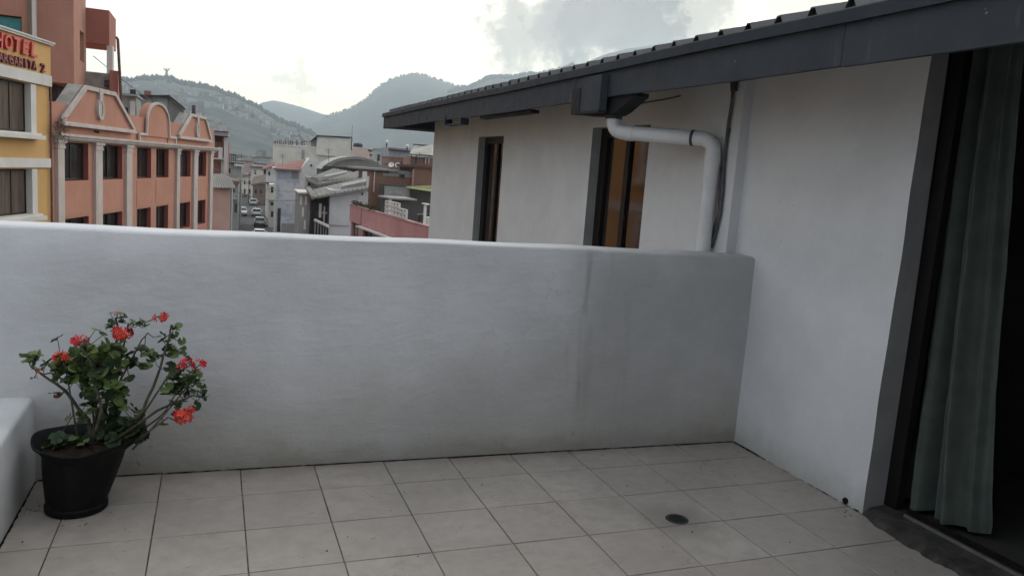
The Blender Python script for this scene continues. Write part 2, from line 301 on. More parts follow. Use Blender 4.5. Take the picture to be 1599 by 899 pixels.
# ---------------------------------------------------------------- geometry helpers
class MB:
    """collects faces, then links them as ONE mesh object"""
    def __init__(s): s.v = []; s.f = []; s.m = []; s.cur = 0
    def poly(s, pts):
        i = len(s.v); s.v += [tuple(p) for p in pts]; s.f.append(tuple(range(i, i+len(pts)))); s.m.append(s.cur); return s
    def box(s, x0, x1, y0, y1, z0, z1, rot=None, about=None):
        i = len(s.v)
        pts = [Vector((x, y, z)) for z in (z0, z1) for x, y in ((x0, y0), (x1, y0), (x1, y1), (x0, y1))]
        if rot is not None:
            c = about if about is not None else Vector(((x0+x1)/2, (y0+y1)/2, (z0+z1)/2))
            pts = [c + rot @ (p-c) for p in pts]
        s.v += [tuple(p) for p in pts]
        for q in ((0, 3, 2, 1), (4, 5, 6, 7), (0, 1, 5, 4), (1, 2, 6, 5), (2, 3, 7, 6), (3, 0, 4, 7)):
            s.f.append(tuple(i+a for a in q)); s.m.append(s.cur)
        return s
    def bevbox(s, x0, x1, y0, y1, z0, z1, b):
        """box with its upper edges chamfered"""
        i = len(s.v)
        for z, e in ((z0, 0), (z1-b, 0), (z1, b)):
            s.v += [(x0+e, y0+e, z), (x1-e, y0+e, z), (x1-e, y1-e, z), (x0+e, y1-e, z)]
        for r in (0, 4):
            for a in range(4):
                c = (a+1) % 4; s.f.append((i+r+a, i+r+c, i+r+4+c, i+r+4+a)); s.m.append(s.cur)
        s.f.append((i+8, i+9, i+10, i+11)); s.f.append((i+3, i+2, i+1, i)); s.m += [s.cur]*2
        return s
    def prism(s, prof, a, b, f):
        """profile of 2-D points carried from a to b; f(p, t) -> 3-D point"""
        n = len(prof); i = len(s.v)
        s.v += [tuple(f(p, a)) for p in prof] + [tuple(f(p, b)) for p in prof]
        for q in range(n):
            w = (q+1) % n; s.f.append((i+q, i+w, i+n+w, i+n+q)); s.m.append(s.cur)
        s.f.append(tuple(range(i+n-1, i-1, -1))); s.f.append(tuple(range(i+n, i+2*n))); s.m += [s.cur]*2
        return s
    def tube(s, pts, r, n=8, caps=True):
        pts = [Vector(p) for p in pts]; rr = r if hasattr(r, '__len__') else [r]*len(pts)
        i = len(s.v); up = None
        for j, p in enumerate(pts):
            t = (pts[min(j+1, len(pts)-1)] - pts[max(j-1, 0)]).normalized()
            if up is None:
                up = Vector((0, 0, 1)) if abs(t.z) < 0.9 else Vector((1, 0, 0))
            a = (up - t*up.dot(t)).normalized(); up = a; b = t.cross(a)
            for q in range(n):
                th = 2*math.pi*q/n; s.v.append(tuple(p + (a*math.cos(th) + b*math.sin(th))*rr[j]))
        for j in range(len(pts)-1):
            for q in range(n):
                w = (q+1) % n; s.f.append((i+j*n+q, i+j*n+w, i+(j+1)*n+w, i+(j+1)*n+q)); s.m.append(s.cur)
        if caps:
            s.f.append(tuple(range(i+n-1, i-1, -1))); e = i+(len(pts)-1)*n; s.f.append(tuple(range(e, e+n))); s.m += [s.cur]*2
        return s
    def lathe(s, prof, c, n=24, wob=None):
        i = len(s.v); c = Vector(c)
        for j, (r, z) in enumerate(prof):
            for q in range(n):
                th = 2*math.pi*q/n; w = wob(j, th) if wob else (1.0, 0.0)
                s.v.append((c.x + r*w[0]*math.cos(th), c.y + r*w[0]*math.sin(th), c.z + z + w[1]))
        for j in range(len(prof)-1):
            for q in range(n):
                w = (q+1) % n; s.f.append((i+j*n+q, i+j*n+w, i+(j+1)*n+w, i+(j+1)*n+q)); s.m.append(s.cur)
        return s
    def build(s, name, mats, parent=None, smooth=False, off=None, kind=None, label=None):
        me = bpy.data.meshes.new(name)
        base = Vector(off) if off is not None else base_of(parent)
        me.from_pydata([tuple(Vector(p)-base) for p in s.v], [], s.f)
        for m in (mats if isinstance(mats, (list, tuple)) else [mats]): me.materials.append(m)
        if isinstance(mats, (list, tuple)):
            for p, m in zip(me.polygons, s.m): p.material_index = m
        if smooth:
            for p in me.polygons: p.use_smooth = True
            if smooth != 1:
                me.set_sharp_from_angle(angle=R_(smooth))
        me.update()
        o = bpy.data.objects.new(name, me); COL.objects.link(o)
        if parent is not None: o.parent = parent
        elif off is not None: o.location = base
        if kind: o['kind'] = kind
        if label: o['label'] = label
        BASE[o.name] = base
        return o
BASE = {}
def base_of(p): return BASE.get(p.name, Vector((0, 0, 0))) if p is not None else Vector((0, 0, 0))
def tag(o, label, cat, group=None):
    o['label'] = label; o['category'] = cat
    if group: o['group'] = group
    return o
def thing(name, label, cat, loc=(0, 0, 0), rotz=0.0, group=None, frame=None):
    """Empty at the thing's base.  Children are given in world metres, or, with a frame, in the frame's own metres."""
    o = bpy.data.objects.new(name, None); COL.objects.link(o); o.empty_display_size = 0.3
    tag(o, label, cat, group)
    if frame is not None:
        o.location = (frame.o.x, frame.o.y, frame.zb); o.rotation_euler = (0, 0, frame.a); BASE[o.name] = Vector((0, 0, frame.zb))
    else:
        o.location = loc; o.rotation_euler = (0, 0, rotz); BASE[o.name] = Vector(loc)
    return o
def inst(src, name, parent, loc, rot=None, scale=None, mesh=None):
    """another object of the same mesh, as a part"""
    o = bpy.data.objects.new(name, mesh if mesh else src.data); COL.objects.link(o); o.parent = parent; o.location = loc
    if rot is not None: o.rotation_euler = rot
    if scale is not None: o.scale = scale
    BASE[o.name] = Vector((0, 0, 0)); return o
GZ = -9.7
class Frame:
    """a facade's own axes: x along the facade, y into the building, z up (world)"""
    def __init__(s, o, a, zb=GZ): s.o = Vector((o[0], o[1], 0)); s.a = a; s.zb = zb; s.ex = Vector((math.cos(a), math.sin(a), 0)); s.ey = Vector((-math.sin(a), math.cos(a), 0))
    def w(s, x, y, z): return s.o + s.ex*x + s.ey*y + Vector((0, 0, z))
    def px(s, u, v, y=0.0):
        r = ray(u, v); p0 = s.w(0, y, 0); t = ((p0-CAM).dot(s.ey))/(r.dot(s.ey)); q = CAM + r*t - s.o
        return q.dot(s.ex), q.z
def wall_holes(mb, x0, x1, z0, z1, holes, y=0.0, depth=0.2, rev=None):
    """front sheet facing -y with real openings and their reveals; rev = material slot of the reveals"""
    xs = sorted({x0, x1, *[h[0] for h in holes], *[h[1] for h in holes]}); zs = sorted({z0, z1, *[h[2] for h in holes], *[h[3] for h in holes]})
    xs = [x for x in xs if x0-1e-6 <= x <= x1+1e-6]; zs = [z for z in zs if z0-1e-6 <= z <= z1+1e-6]
    for a, b in zip(xs, xs[1:]):
        for c, d in zip(zs, zs[1:]):
            mx, mz = (a+b)/2, (c+d)/2
            if any(h[0] < mx < h[1] and h[2] < mz < h[3] for h in holes): continue
            mb.poly([(a, y, c), (b, y, c), (b, y, d), (a, y, d)])
    keep = mb.cur
    if rev is not None: mb.cur = rev
    for (a, b, c, d) in holes:
        mb.poly([(a, y, c), (a, y, d), (a, y+depth, d), (a, y+depth, c)]); mb.poly([(b, y, d), (b, y, c), (b, y+depth, c), (b, y+depth, d)])
        mb.poly([(a, y, d), (b, y, d), (b, y+depth, d), (a, y+depth, d)]); mb.poly([(b, y, c), (a, y, c), (a, y+depth, c), (b, y+depth, c)])
    mb.cur = keep
def shell(mb, x0, x1, y0, y1, z0, z1):
    """sides, back and top of a body whose front is a wall_holes sheet"""
    mb.poly([(x0, y1, z0), (x0, y0, z0), (x0, y0, z1), (x0, y1, z1)]); mb.poly([(x1, y0, z0), (x1, y1, z0), (x1, y1, z1), (x1, y0, z1)])
    mb.poly([(x1, y1, z0), (x0, y1, z0), (x0, y1, z1), (x1, y1, z1)]); mb.poly([(x0, y0, z1), (x1, y0, z1), (x1, y1, z1), (x0, y1, z1)])
def add_window(parent, x0, x1, z0, z1, y, fm, gm, bars=(1, 0), t=0.05, curtain=None):
    """frame > pane, set back at depth y"""
    mb = MB()
    mb.box(x0, x0+t, y, y+0.05, z0, z1).box(x1-t, x1, y, y+0.05, z0, z1).box(x0+t, x1-t, y, y+0.05, z0, z0+t).box(x0+t, x1-t, y, y+0.05, z1-t, z1)
    for i in range(bars[0]):
        xm = x0 + (x1-x0)*(i+1)/(bars[0]+1); mb.box(xm-t/2, xm+t/2, y+0.003, y+0.047, z0+t, z1-t)
    for i in range(bars[1]):
        zm = z0 + (z1-z0)*(i+1)/(bars[1]+1); mb.box(x0+t, x1-t, y+0.005, y+0.044, zm-t/2, zm+t/2)
    w = mb.build('window', fm, parent)
    BASE[w.name] = base_of(parent)
    g = MB().poly([(x0, y+0.03, z0), (x1, y+0.03, z0), (x1, y+0.03, z1), (x0, y+0.03, z1)]).build('pane', gm, w)
    return w
def trim(mb, pts, w, y0, y1):
    """mitred moulding of width w along a polyline in the facade plane (x, z), from depth y0 out to y1"""
    P = [Vector((p[0], p[1])) for p in pts]; L = []; Rr = []
    for i, p in enumerate(P):
        d0 = (P[i]-P[i-1]).normalized() if i else (P[1]-P[0]).normalized()
        d1 = (P[i+1]-P[i]).normalized() if i < len(P)-1 else d0
        n0 = Vector((-d0.y, d0.x)); n1 = Vector((-d1.y, d1.x)); m = (n0+n1)
        m = m.normalized() if m.length > 1e-6 else n0; k = w/2/max(0.35, m.dot(n0)); L.append(p+m*k); Rr.append(p-m*k)
    for i in range(len(P)-1):
        a, b, c, d = Rr[i], Rr[i+1], L[i+1], L[i]
        mb.poly([(q.x, y1, q.y) for q in (a, b, c, d)])
        mb.poly([(d.x, y1, d.y), (c.x, y1, c.y), (c.x, y0, c.y), (d.x, y0, d.y)]); mb.poly([(b.x, y1, b.y), (a.x, y1, a.y), (a.x, y0, a.y), (b.x, y0, b.y)])
    a, d = Rr[0], L[0]; mb.poly([(d.x, y1, d.y), (d.x, y0, d.y), (a.x, y0, a.y), (a.x, y1, a.y)])
    a, d = Rr[-1], L[-1]; mb.poly([(a.x, y1, a.y), (a.x, y0, a.y), (d.x, y0, d.y), (d.x, y1, d.y)])

def to_world(mb, fr):
    mb.v = [tuple(fr.w(*p)) for p in mb.v]; return mb
# ================================================================ the terrace
X0 = 3.2576                     # face of the house wall that bounds the terrace
XB = 3.185                      # face of the house wall beyond the parapet
T = 0.355
def par_y(x): return 0.335 - 0.0223*(x+0.53)

# floor: substrate + tiles
fl = MB().box(-0.75, 3.42, -4.6, 0.50, -0.30, -0.0045).build('terrace_floor', GROUT, None, off=(1.3, -1.5, 0), kind='structure')
gap = 0.0055
unit = MB().bevbox(-(T-gap)/2, (T-gap)/2, -(T-gap)/2, (T-gap)/2, -0.03, 0.0, 0.0012)
tile0 = unit.build('tile', TILE, fl, off=(0, 0, 0)); first = True
rows = [0.40] + [-r*T for r in range(0, 13)]
for r in range(len(rows)-1):
    ytop, ybot = rows[r], rows[r+1]
    for c in range(-2, 9):
        a, b = max(c*T, -0.527), (min((c+1)*T, 3.251) if c < 8 else 3.249)
        if b-a < 0.02: continue
        yt = min(ytop, par_y((a+b)/2)-0.007)
        cx, cy = (a+b)/2, (yt+ybot)/2
        loc = Vector((cx-1.3, cy+1.5, random.uniform(-0.0005, 0.0009)))
        sx, sy = ((b-a)-gap)/(T-gap), ((yt-ybot)-gap)/(T-gap)
        rot = (R_(random.uniform(-0.18, 0.18)), R_(random.uniform(-0.18, 0.18)), R_(random.uniform(-0.16, 0.16)))
        if first: tile0.location = loc; tile0.scale = (sx, sy, 1); tile0.rotation_euler = rot; first = False
        else: inst(tile0, 'tile', fl, loc, rot, (sx, sy, 1))
# the body of the building under the terrace
MB().box(-1.6, 3.1, -6.0, 0.30, GZ, -0.305).build('terrace_base', CEMENT, None, off=(0, 0, GZ), kind='structure')

# parapet
PF = Frame((-0.53, 0.335), -0.0223)
def parapet():
    mb = MB(); prof = [(0.0, -0.06), (0.0, 0.35), (0.0, 0.7), (0.0, 1.0), (0.0, 1.148), (0.003, 1.157), (0.010, 1.1625), (0.030, 1.165), (0.150, 1.168), (0.185, 1.162), (0.197, 1.148), (0.2, 1.10), (0.2, 0.4), (0.2, -4.0)]
    n = 90; xa, xb = -2.6, 3.80; rng = random.Random(3); ph = [rng.uniform(0, 6) for _ in range(8)]
    for i in range(n+1):
        x = xa + (xb-xa)*i/n
        for j, (y, z) in enumerate(prof):
            wy = 0.004*math.sin(x*2.1+ph[j % 3]) + 0.0025*math.sin(x*6.3+z*5+ph[3]) if j not in (0,) else 0
            wz = (0.003*math.sin(x*1.7+ph[4]) + 0.0018*math.sin(x*7.7+ph[5])) if z > 0.9 else 0
            zt = -0.004*(x-1.8)/1.8 if z > 0.9 else 0
            mb.v.append((x, y+wy, z+wz+zt))
    m = len(prof)
    for i in range(n):
        for j in range(m-1):
            mb.f.append((i*m+j, (i+1)*m+j, (i+1)*m+j+1, i*m+j+1)); mb.m.append(0)
    mb.f.append(tuple(range(n*m, n*m+m))); mb.f.append(tuple(range(m-1, -1, -1))); mb.m += [0, 0]
    return to_world(mb, PF)
pw = thing('parapet_wall', 'white rendered parapet wall across the end of the terrace, streaked with dark water stains', 'parapet', (1.3, 0.30, 0))
parapet().build('wall', PARA, pw, smooth=50)
def dirt_line(pts, name, parent, wmin, wmax, seed):
    """ragged black line of dirt in a floor joint"""
    rng = random.Random(seed); mb = MB(); n = len(pts)
    a = []
    for p, nrm in pts:
        w = rng.uniform(wmin, wmax) * (1.0 if rng.random() > 0.10 else 0.35); a.append((p, p + nrm*w))
    for (p, q), (r, s) in zip(a, a[1:]):
        z0 = Vector((0, 0, 0.0012)); z1 = Vector((0, 0, 0.0045))
        mb.poly([q+z0, s+z0, r+z1, p+z1])
    return mb.build(name, GRIME, parent)
dirt_line([(Vector((x, par_y(x)+0.002, 0)), Vector((0, -1, 0))) for x in [-0.52 + i*0.024 for i in range(158)]], 'joint_dirt', pw, 0.006, 0.014, 5)

# low wall / bench on the left
lw = thing('low_wall', 'low white rendered wall with a flat top to the left of the potted plant', 'low wall', (-0.53, -1.5, 0))
def low_wall():
    mb = MB(); prof = [(-0.53, -0.05), (-0.53, 0.15), (-0.532, 0.372), (-0.536, 0.384), (-0.546, 0.391), (-0.60, 0.393), (-1.55, 0.393), (-1.55, -0.05)]
    n = 46; ya, yb = -4.6, 0.345; m = len(prof); rng = random.Random(8)
    for i in range(n+1):
        y = ya + (yb-ya)*i/n
        for j, (x, z) in enumerate(prof):
            mb.v.append((x + (0.0035*math.sin(y*4.1+z*6) if 0 < j < 6 else 0), y, z + (0.002*math.sin(y*5.3) if z > 0.3 else 0)))
    for i in range(n):
        for j in range(m-1):
            mb.f.append((i*m+j+1, (i+1)*m+j+1, (i+1)*m+j, i*m+j)); mb.m.append(0)
    mb.f.append(tuple(range(m))); mb.f.append(tuple(range(n*m+m-1, n*m-1, -1))); mb.m += [0, 0]
    return mb
low_wall().build('wall', BENCHW, lw, smooth=50)
dirt_line([(Vector((-0.531, 0.32-i*0.024, 0)), Vector((1, 0, 0))) for i in range(60)], 'joint_dirt', lw, 0.004, 0.012, 6)

# floor drain
dr = thing('floor_drain', 'round dark floor drain with a slotted grate set in the tiles', 'drain', (2.268, -0.651, 0))
MB().lathe([(0.040, 0.0015), (0.043, 0.004), (0.052, 0.0035), (0.0545, 0.0005)], (2.268, -0.651, 0), 28).build('rim', mat('drain_rim', (0.025, 0.025, 0.025), 0.5, 0.3, 30), dr, smooth=1)
g = MB()
for i in range(-3, 4):
    h = math.sqrt(max(0.0, 0.041**2 - (i*0.0115)**2)); g.box(2.268+i*0.0115-0.0032, 2.268+i*0.0115+0.0032, -0.651-h, -0.651+h, 0.0006, 0.0026)
g.box(2.228, 2.308, -0.6545, -0.6475, 0.0002, 0.0022)
g.build('grate', mat('drain_grate', (0.012, 0.012, 0.012), 0.6, 0.3, 30), dr)
MB().lathe([(0.0, 0.0005), (0.041, 0.0005)], (2.268, -0.651, 0), 24).build('hole', GRIME, dr)
# crumbs of dirt and dry leaf bits lying about
def crumbs():
    mb = MB(); rng = random.Random(12)
    spots = [(-0.42, 0.05, 0.10, 22), (-0.28, -0.13, 0.09, 14), (-0.50, 0.0, 0.03, 10), (0.75, -0.50, 0.01, 1), (1.5, 0.2, 1.2, 16), (2.7, -0.2, 0.45, 10), (3.18, -0.75, 0.05, 8), (0.6, -0.3, 0.7, 10), (1.9, -0.6, 0.9, 10)]
    for (x, y, s, n) in spots:
        for _ in range(n):
            px, py = x+rng.gauss(0, s), y+rng.gauss(0, s*0.6)
            if px < -0.515 or px > 3.22 or py > par_y(px)-0.02: continue
            r = rng.uniform(0.0018, 0.0055); a = rng.uniform(0, 3)
            q = [(px + r*math.cos(a+t)*rng.uniform(0.6, 1.4), py + r*math.sin(a+t)*rng.uniform(0.6, 1.4)) for t in (0, 1.6, 3.1, 4.7)]
            top = (px, py, 0.0012+r*0.7)
            for i in range(4): mb.poly([(*q[i], 0.0012), (*q[(i+1) % 4], 0.0012), top])
    return mb
crumbs().build('floor_crumbs', mat('crumb_brown', (0.055, 0.04, 0.03), 0.9, 0.4, 40), None, off=(0, 0, 0), kind='stuff')

# ================================================================ the house on the right
ho = thing('white_house', 'white house wall with grey eaves, windows and a curtained glass door right of the terrace', 'house', (X0, -0.8, -0.05))
def terrace_wall():
    mb = MB(); n = 26; m = 44; za, zb = -0.05, 2.34; ya, yb = 0.50, -0.79
    for i in range(n+1):
        y = ya + (yb-ya)*i/n
        for j in range(m+1):
            z = za + (zb-za)*j/m; e = 0.010 if i == n else (0.003 if i == n-1 else 0)
            mb.v.append((X0 + e + 0.0045*math.sin(y*3.3+z*1.9) + 0.002*math.sin(z*7+y*9), y + (0.0025*math.sin(z*4.1) + 0.0015*math.sin(z*13) if i >= n-1 else 0), z))
    for i in range(n):
        for j in range(m):
            a = i*(m+1)+j; mb.f.append((a, a+1+m, a+2+m, a+1)); mb.m.append(0)
    return mb
terrace_wall().build('terrace_wall', WALLW, ho, smooth=60)
# wall with the two windows, its short return towards us, far gable
HF = Frame((XB, 0.0), -math.pi/2)          # x = -Y
WIN = [(-5.50, -4.62, 0.55, 1.952), (-2.44, -1.50, 0.55, 1.976)]
mb = MB(); wall_holes(mb, -7.58, -0.445, GZ, 2.34, WIN, 0.0, 0.10, rev=1)
mb.cur = 0
mb.poly([(-0.445, 0, GZ), (-0.445, 0.30, GZ), (-0.445, 0.30, 2.34), (-0.445, 0, 2.34)])
mb.poly([(-7.58, 5.6, GZ), (-7.58, 0, GZ), (-7.58, 0, 2.34), (-7.58, 2.8, 3.3), (-7.58, 5.6, 2.34)])
mb.poly([(0.8, 5.6, GZ), (-7.58, 5.6, GZ), (-7.58, 5.6, 2.34), (0.8, 5.6, 2.34)])
to_world(mb, HF).build('window_wall', [WALLW, REVEAL], ho)
for (a, b, c, d) in WIN:
    m1 = MB(); t = 0.075; y0, y1 = 0.085, 0.125
    m1.box(a, a+t*1.5, y0, y1, c, d).box(b-t, b, y0, y1, c, d).box(a+t*1.5, b-t, y0, y1, c, c+t).box(a+t*1.5, b-t, y0, y1, d-t, d)
    xm = a + (b-a)*0.50; m1.box(xm-0.035, xm+0.035, y0+0.004, y1-0.004, c+t, d-t)
    w = to_world(m1, HF).build('window', FRAMEW, ho)
    to_world(MB().poly([(a, 0.106, c), (xm, 0.106, c), (xm, 0.106, d), (a, 0.106, d)]), HF).build('pane', GLASSR, w)
    to_world(MB().poly([(xm, 0.110, c), (b, 0.107, c), (b, 0.107, d), (xm, 0.110, d)]), HF).build('pane', GLASSR, w)
# jamb, lintel and the wall past the door
mb = MB(); n = 24
for j in range(n+1):
    z = -0.05 + 2.39*j/n
    mb.v += [(X0+0.010+0.0045*math.sin(-0.79*3.3+z*1.9)+0.002*math.sin(z*7-0.79*9), -0.79+0.0025*math.sin(z*4.1)+0.0015*math.sin(z*13), z), (3.385+0.03*(1-z/2.3), -0.785, z)]
for j in range(n): mb.f.append((2*j, 2*j+1, 2*j+3, 2*j+2)); mb.m.append(0)
mb.build('door_jamb', JAMB, ho, smooth=60)
MB().box(X0+0.01, 3.40, -4.8, -0.80, 2.305, 2.345).build('lintel', JAMB, ho)
MB().box(X0+0.002, 3.40, -4.8, -3.10, -0.05, 2.26).build('side_wall', WALLW, ho)
# unseen wall and eave added behind the camera to block light on the terrace
MB().box(-1.6, X0+0.001, -4.95, -4.62, -0.05, 2.34).build('sky_blocker_wall', WALLW, ho); MB().box(-1.9, X0, -4.95, -4.10, 2.345, 2.40).build('sky_blocker_eave', SOFFIT, ho)
# dark room behind the door
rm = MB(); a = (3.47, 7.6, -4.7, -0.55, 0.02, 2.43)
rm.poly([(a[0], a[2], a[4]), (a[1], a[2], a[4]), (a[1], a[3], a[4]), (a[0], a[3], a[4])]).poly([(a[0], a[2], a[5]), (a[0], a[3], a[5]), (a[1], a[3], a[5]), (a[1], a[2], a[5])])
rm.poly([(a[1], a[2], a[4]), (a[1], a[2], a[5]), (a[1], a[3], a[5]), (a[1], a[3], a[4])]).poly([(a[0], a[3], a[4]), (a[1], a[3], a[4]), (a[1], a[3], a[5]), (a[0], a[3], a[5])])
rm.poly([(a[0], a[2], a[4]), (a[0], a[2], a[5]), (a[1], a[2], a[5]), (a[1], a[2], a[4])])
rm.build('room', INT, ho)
# sliding door
dm = MB().box(3.400, 3.445, -0.862, -0.787, 0.035, 2.304).box(3.401, 3.444, -3.098, -0.863, 2.306, 2.34)
door = dm.build('sliding_door', FRAMEW, ho)
MB().box(3.418, 3.424, -3.05, -2.02, 0.07, 2.18).build('pane', mat('clear_glass', (0.9, 0.92, 0.92), 0.0, 0.0, 1, spec=0.5), door)
def clear_glass():
    m = MATS['clear_glass']; k = NT(m.node_tree); k.n.clear(); out = k.add('ShaderNodeOutputMaterial')
    t = k.add('ShaderNodeBsdfTransparent'); t.inputs[0].default_value = (0.80, 0.83, 0.82, 1); g_ = k.add('ShaderNodeBsdfGlossy'); g_.inputs['Roughness'].default_value = 0.01
    f = k.add('ShaderNodeFresnel'); f.inputs[0].default_value = 1.45; mx = k.add('ShaderNodeMixShader'); k.l.new(f.outputs[0], mx.inputs[0]); k.l.new(t.outputs[0], mx.inputs[1]); k.l.new(g_.outputs[0], mx.inputs[2]); k.l.new(mx.outputs[0], out.inputs[0])
clear_glass()
MB().box(3.428, 3.444, -3.09, -0.906, 0.036, 0.060).build('bottom_rail', FRAMEW, door)
MB().box(3.376, 3.384, -3.09, -0.93, 0.036, 0.050).build('track', ALU, door)
# threshold of dark broken concrete
def sill():
    mb = MB(); rng = random.Random(4); ys = [-0.795 - i*0.022 for i in range(100)]; x = X0
    pr = []
    for i, y in enumerate(ys):
        t = 0.018*math.sin(i*0.21+1)+0.010*math.sin(i*0.83)+rng.uniform(-0.014, 0.014)+(0.015 if i % 13 == 4 else 0)
        e = min(1.0, i/6.0)
        xf = (X0+0.004)*(1-e) + (3.205+0.5*t)*e
        h = 0.026 + 0.006*math.sin(i*0.37) + rng.uniform(-0.007, 0.006)
        pr.append([(xf-0.008, y, 0.0008), (xf+0.004, y, h*0.6), (xf+0.03, y, h), (3.30, y, 0.030+rng.uniform(-0.003, 0.003)), (3.40, y, 0.036), (3.46, y, 0.034)])
    m = len(pr[0])
    for p in pr: mb.v += p
    for i in range(len(pr)-1):
        for j in range(m-1):
            mb.f.append((i*m+j, (i+1)*m+j, (i+1)*m+j+1, i*m+j+1)); mb.m.append(0)
    mb.f = [tuple(reversed(f)) for f in mb.f]
    return mb
sill().build('door_sill', STONE, ho, smooth=30)
dirt_line([(Vector((X0+0.002, 0.24-i*0.022, 0)), Vector((-1, 0, 0))) for i in range(47)], 'joint_dirt', ho, 0.005, 0.012, 9)
# weep pipe at the foot of the wall
MB().tube([(X0+0.02, -0.685, 0.024), (X0-0.012, -0.685, 0.020)], [0.017, 0.016], 12).build('weep_pipe', GRIME, ho)

# eaves: fascia, gutter lip, soffit, roof sheet
ZB, ZT, XF = 2.080, 2.300, 2.60
def board(y0, y1, x0, x1, z0, z1, seed, n=60, amp=0.004):
    mb = MB(); rng = random.Random(seed); p = rng.uniform(0, 6)
    for i in range(n+1):
        y = y0 + (y1-y0)*i/n; w = amp*math.sin(y*1.3+p)+amp*0.5*math.sin(y*3.1+p*2)
        mb.v += [(x0, y, z0+w), (x1, y, z0+w), (x1, y, z1+w), (x0, y, z1+w)]
    for i in range(n):
        for j in range(4): mb.f.append((i*4+j, i*4+(j+1) % 4, (i+1)*4+(j+1) % 4, (i+1)*4+j)); mb.m.append(0)
    mb.f.append((3, 2, 1, 0)); mb.f.append((n*4, n*4+1, n*4+2, n*4+3)); mb.m += [0, 0]
    return mb
for i, (ya, yb, dx, dz) in enumerate(((6.20, 8.40, 0.0, 0.0), (3.905, 6.197, 0.0015, 0.003), (1.60, 3.90, 0.0, 0.001), (-0.955, 1.597, 0.002, 0.004), (-4.8, -0.96, 0.0005, 0.002))):
    board(ya, yb, XF+dx, XF+0.028+dx, ZB+dz, ZT-0.004, 1+i % 2, 30).build('fascia', FASC, ho)
board(-4.8, 8.42, XF-0.022, XF-0.002, ZT-0.050, ZT, 1, amp=0.003).build('gutter_lip', FASCD, ho)
board(-4.8, 8.42, XF-0.0195, XF+0.05, ZT+0.001, ZT+0.006, 1, amp=0.003).build('gutter_edge', mat('gutter_edge', (0.10, 0.105, 0.11), 0.35, 0.2, 9, metal=0.3), ho)
sl = MB()
for (ya, yb) in ((-4.8, 8.39),):
    sl.poly([(XF+0.028, ya, 2.135), (XF+0.028, yb, 2.135), (3.52, yb, 2.345), (3.52, ya, 2.345)])
sl.poly([(XF+0.028, 8.385, 2.08), (XF+0.9, 8.385, 2.10), (XF+0.9, 8.385, 2.30), (XF+0.028, 8.385, 2.30)])
sl.poly([(XF+0.028, 8.30, 2.085), (3.5, 8.30, 2.085), (3.5, 7.60, 2.085), (XF+0.028, 7.60, 2.085)])
sl.build('soffit', SOFFIT, ho)
MB().box(XF+0.03, 8.4, 8.36, 8.40, 2.09, 2.26).build('end_board', FASC, ho)
def roof():
    mb = MB(); per = 0.2245; y0 = 1.57 - per*28; pts = []
    for i in range(28+31):
        yc = y0 + per*i
        if not (-4.75 < yc < 8.40): continue
        pts += [(yc-0.052, 0.0), (yc-0.014, 0.068), (yc+0.012, 0.068), (yc+0.050, 0.0), (yc+0.085, 0.020), (yc+0.110, 0.020), (yc+0.135, 0.0)]
    sl_ = 0.262; xs = [2.665, 3.6, 5.2, 6.9]
    rng = random.Random(2); jit = [rng.uniform(-0.003, 0.003) for _ in pts]
    for x in xs:
        for (y, h), j in zip(pts, jit): mb.v.append((x, y, 2.300+h+j+(x-2.665)*sl_))
    n = len(pts)
    for a in range(len(xs)-1):
        for i in range(n-1): mb.f.append((a*n+i, a*n+n+i, a*n+n+i+1, a*n+i+1)); mb.m.append(0)
    # thickness at the eave
    b = len(mb.v)
    for (y, h), j in zip(pts, jit): mb.v.append((2.665, y, 2.300+h+j-0.007))
    for i in range(n-1): mb.f.append((b+i, i, i+1, b+i+1)); mb.m.append(0)
    # the closure strip of mortar under the ribs
    for (y, h), j, (y2, h2) in zip(pts, jit, pts[1:]):
        mb.poly([(2.70, y, 2.24), (2.70, y2, 2.24), (2.70, y2, 2.300+h2), (2.70, y, 2.300+h)])
    mb.poly([(6.9, -4.75, 2.300+4.235*sl_), (9.4, -4.75, 2.2), (9.4, 8.4, 2.2), (6.9, 8.4, 2.300+4.235*sl_)])
    return mb
roof().build('roof_sheet', ROOFM, ho)
# rain-water hopper with its frame, bracket and bar under the fascia
hp = MB(); hp.box(2.545, 2.598, at_x(936, 160, 2.545).y, at_x(906, 160, 2.545).y, 2.0, 2.225)
hop = hp.build('hopper', FASC, ho)
ya_, yb_ = at_x(936, 160, 2.545).y, at_x(906, 160, 2.545).y
hf = MB().box(2.540, 2.597, yb_+0.001, yb_+0.13, 1.985, 2.16).box(2.541, 2.597, ya_, yb_+0.001, 1.984, 1.999)
hf.build('hopper_frame', SOFFIT, hop)
MB().prism([(1.55, 2.10), (0.80, 2.10), (0.80, 2.078), (1.00, 1.995), (1.08, 1.975), (1.26, 1.975), (1.55, 1.99)], 2.632, 2.74, lambda p, t: (t, p[0], p[1])).build('gutter_outlet', SOFFIT, hop)
MB().box(2.592, 2.68, 4.33, 5.02, 2.015, 2.030).box(2.592, 2.68, 4.94, 5.02, 2.030, 2.13).box(2.592, 2.68, 4.33, 4.38, 2.030, 2.078).build('bracket', FASCD, ho)
MB().box(2.63, 2.70, 2.48, 3.82, 2.050, 2.078).build('batten', SOFFIT, ho)
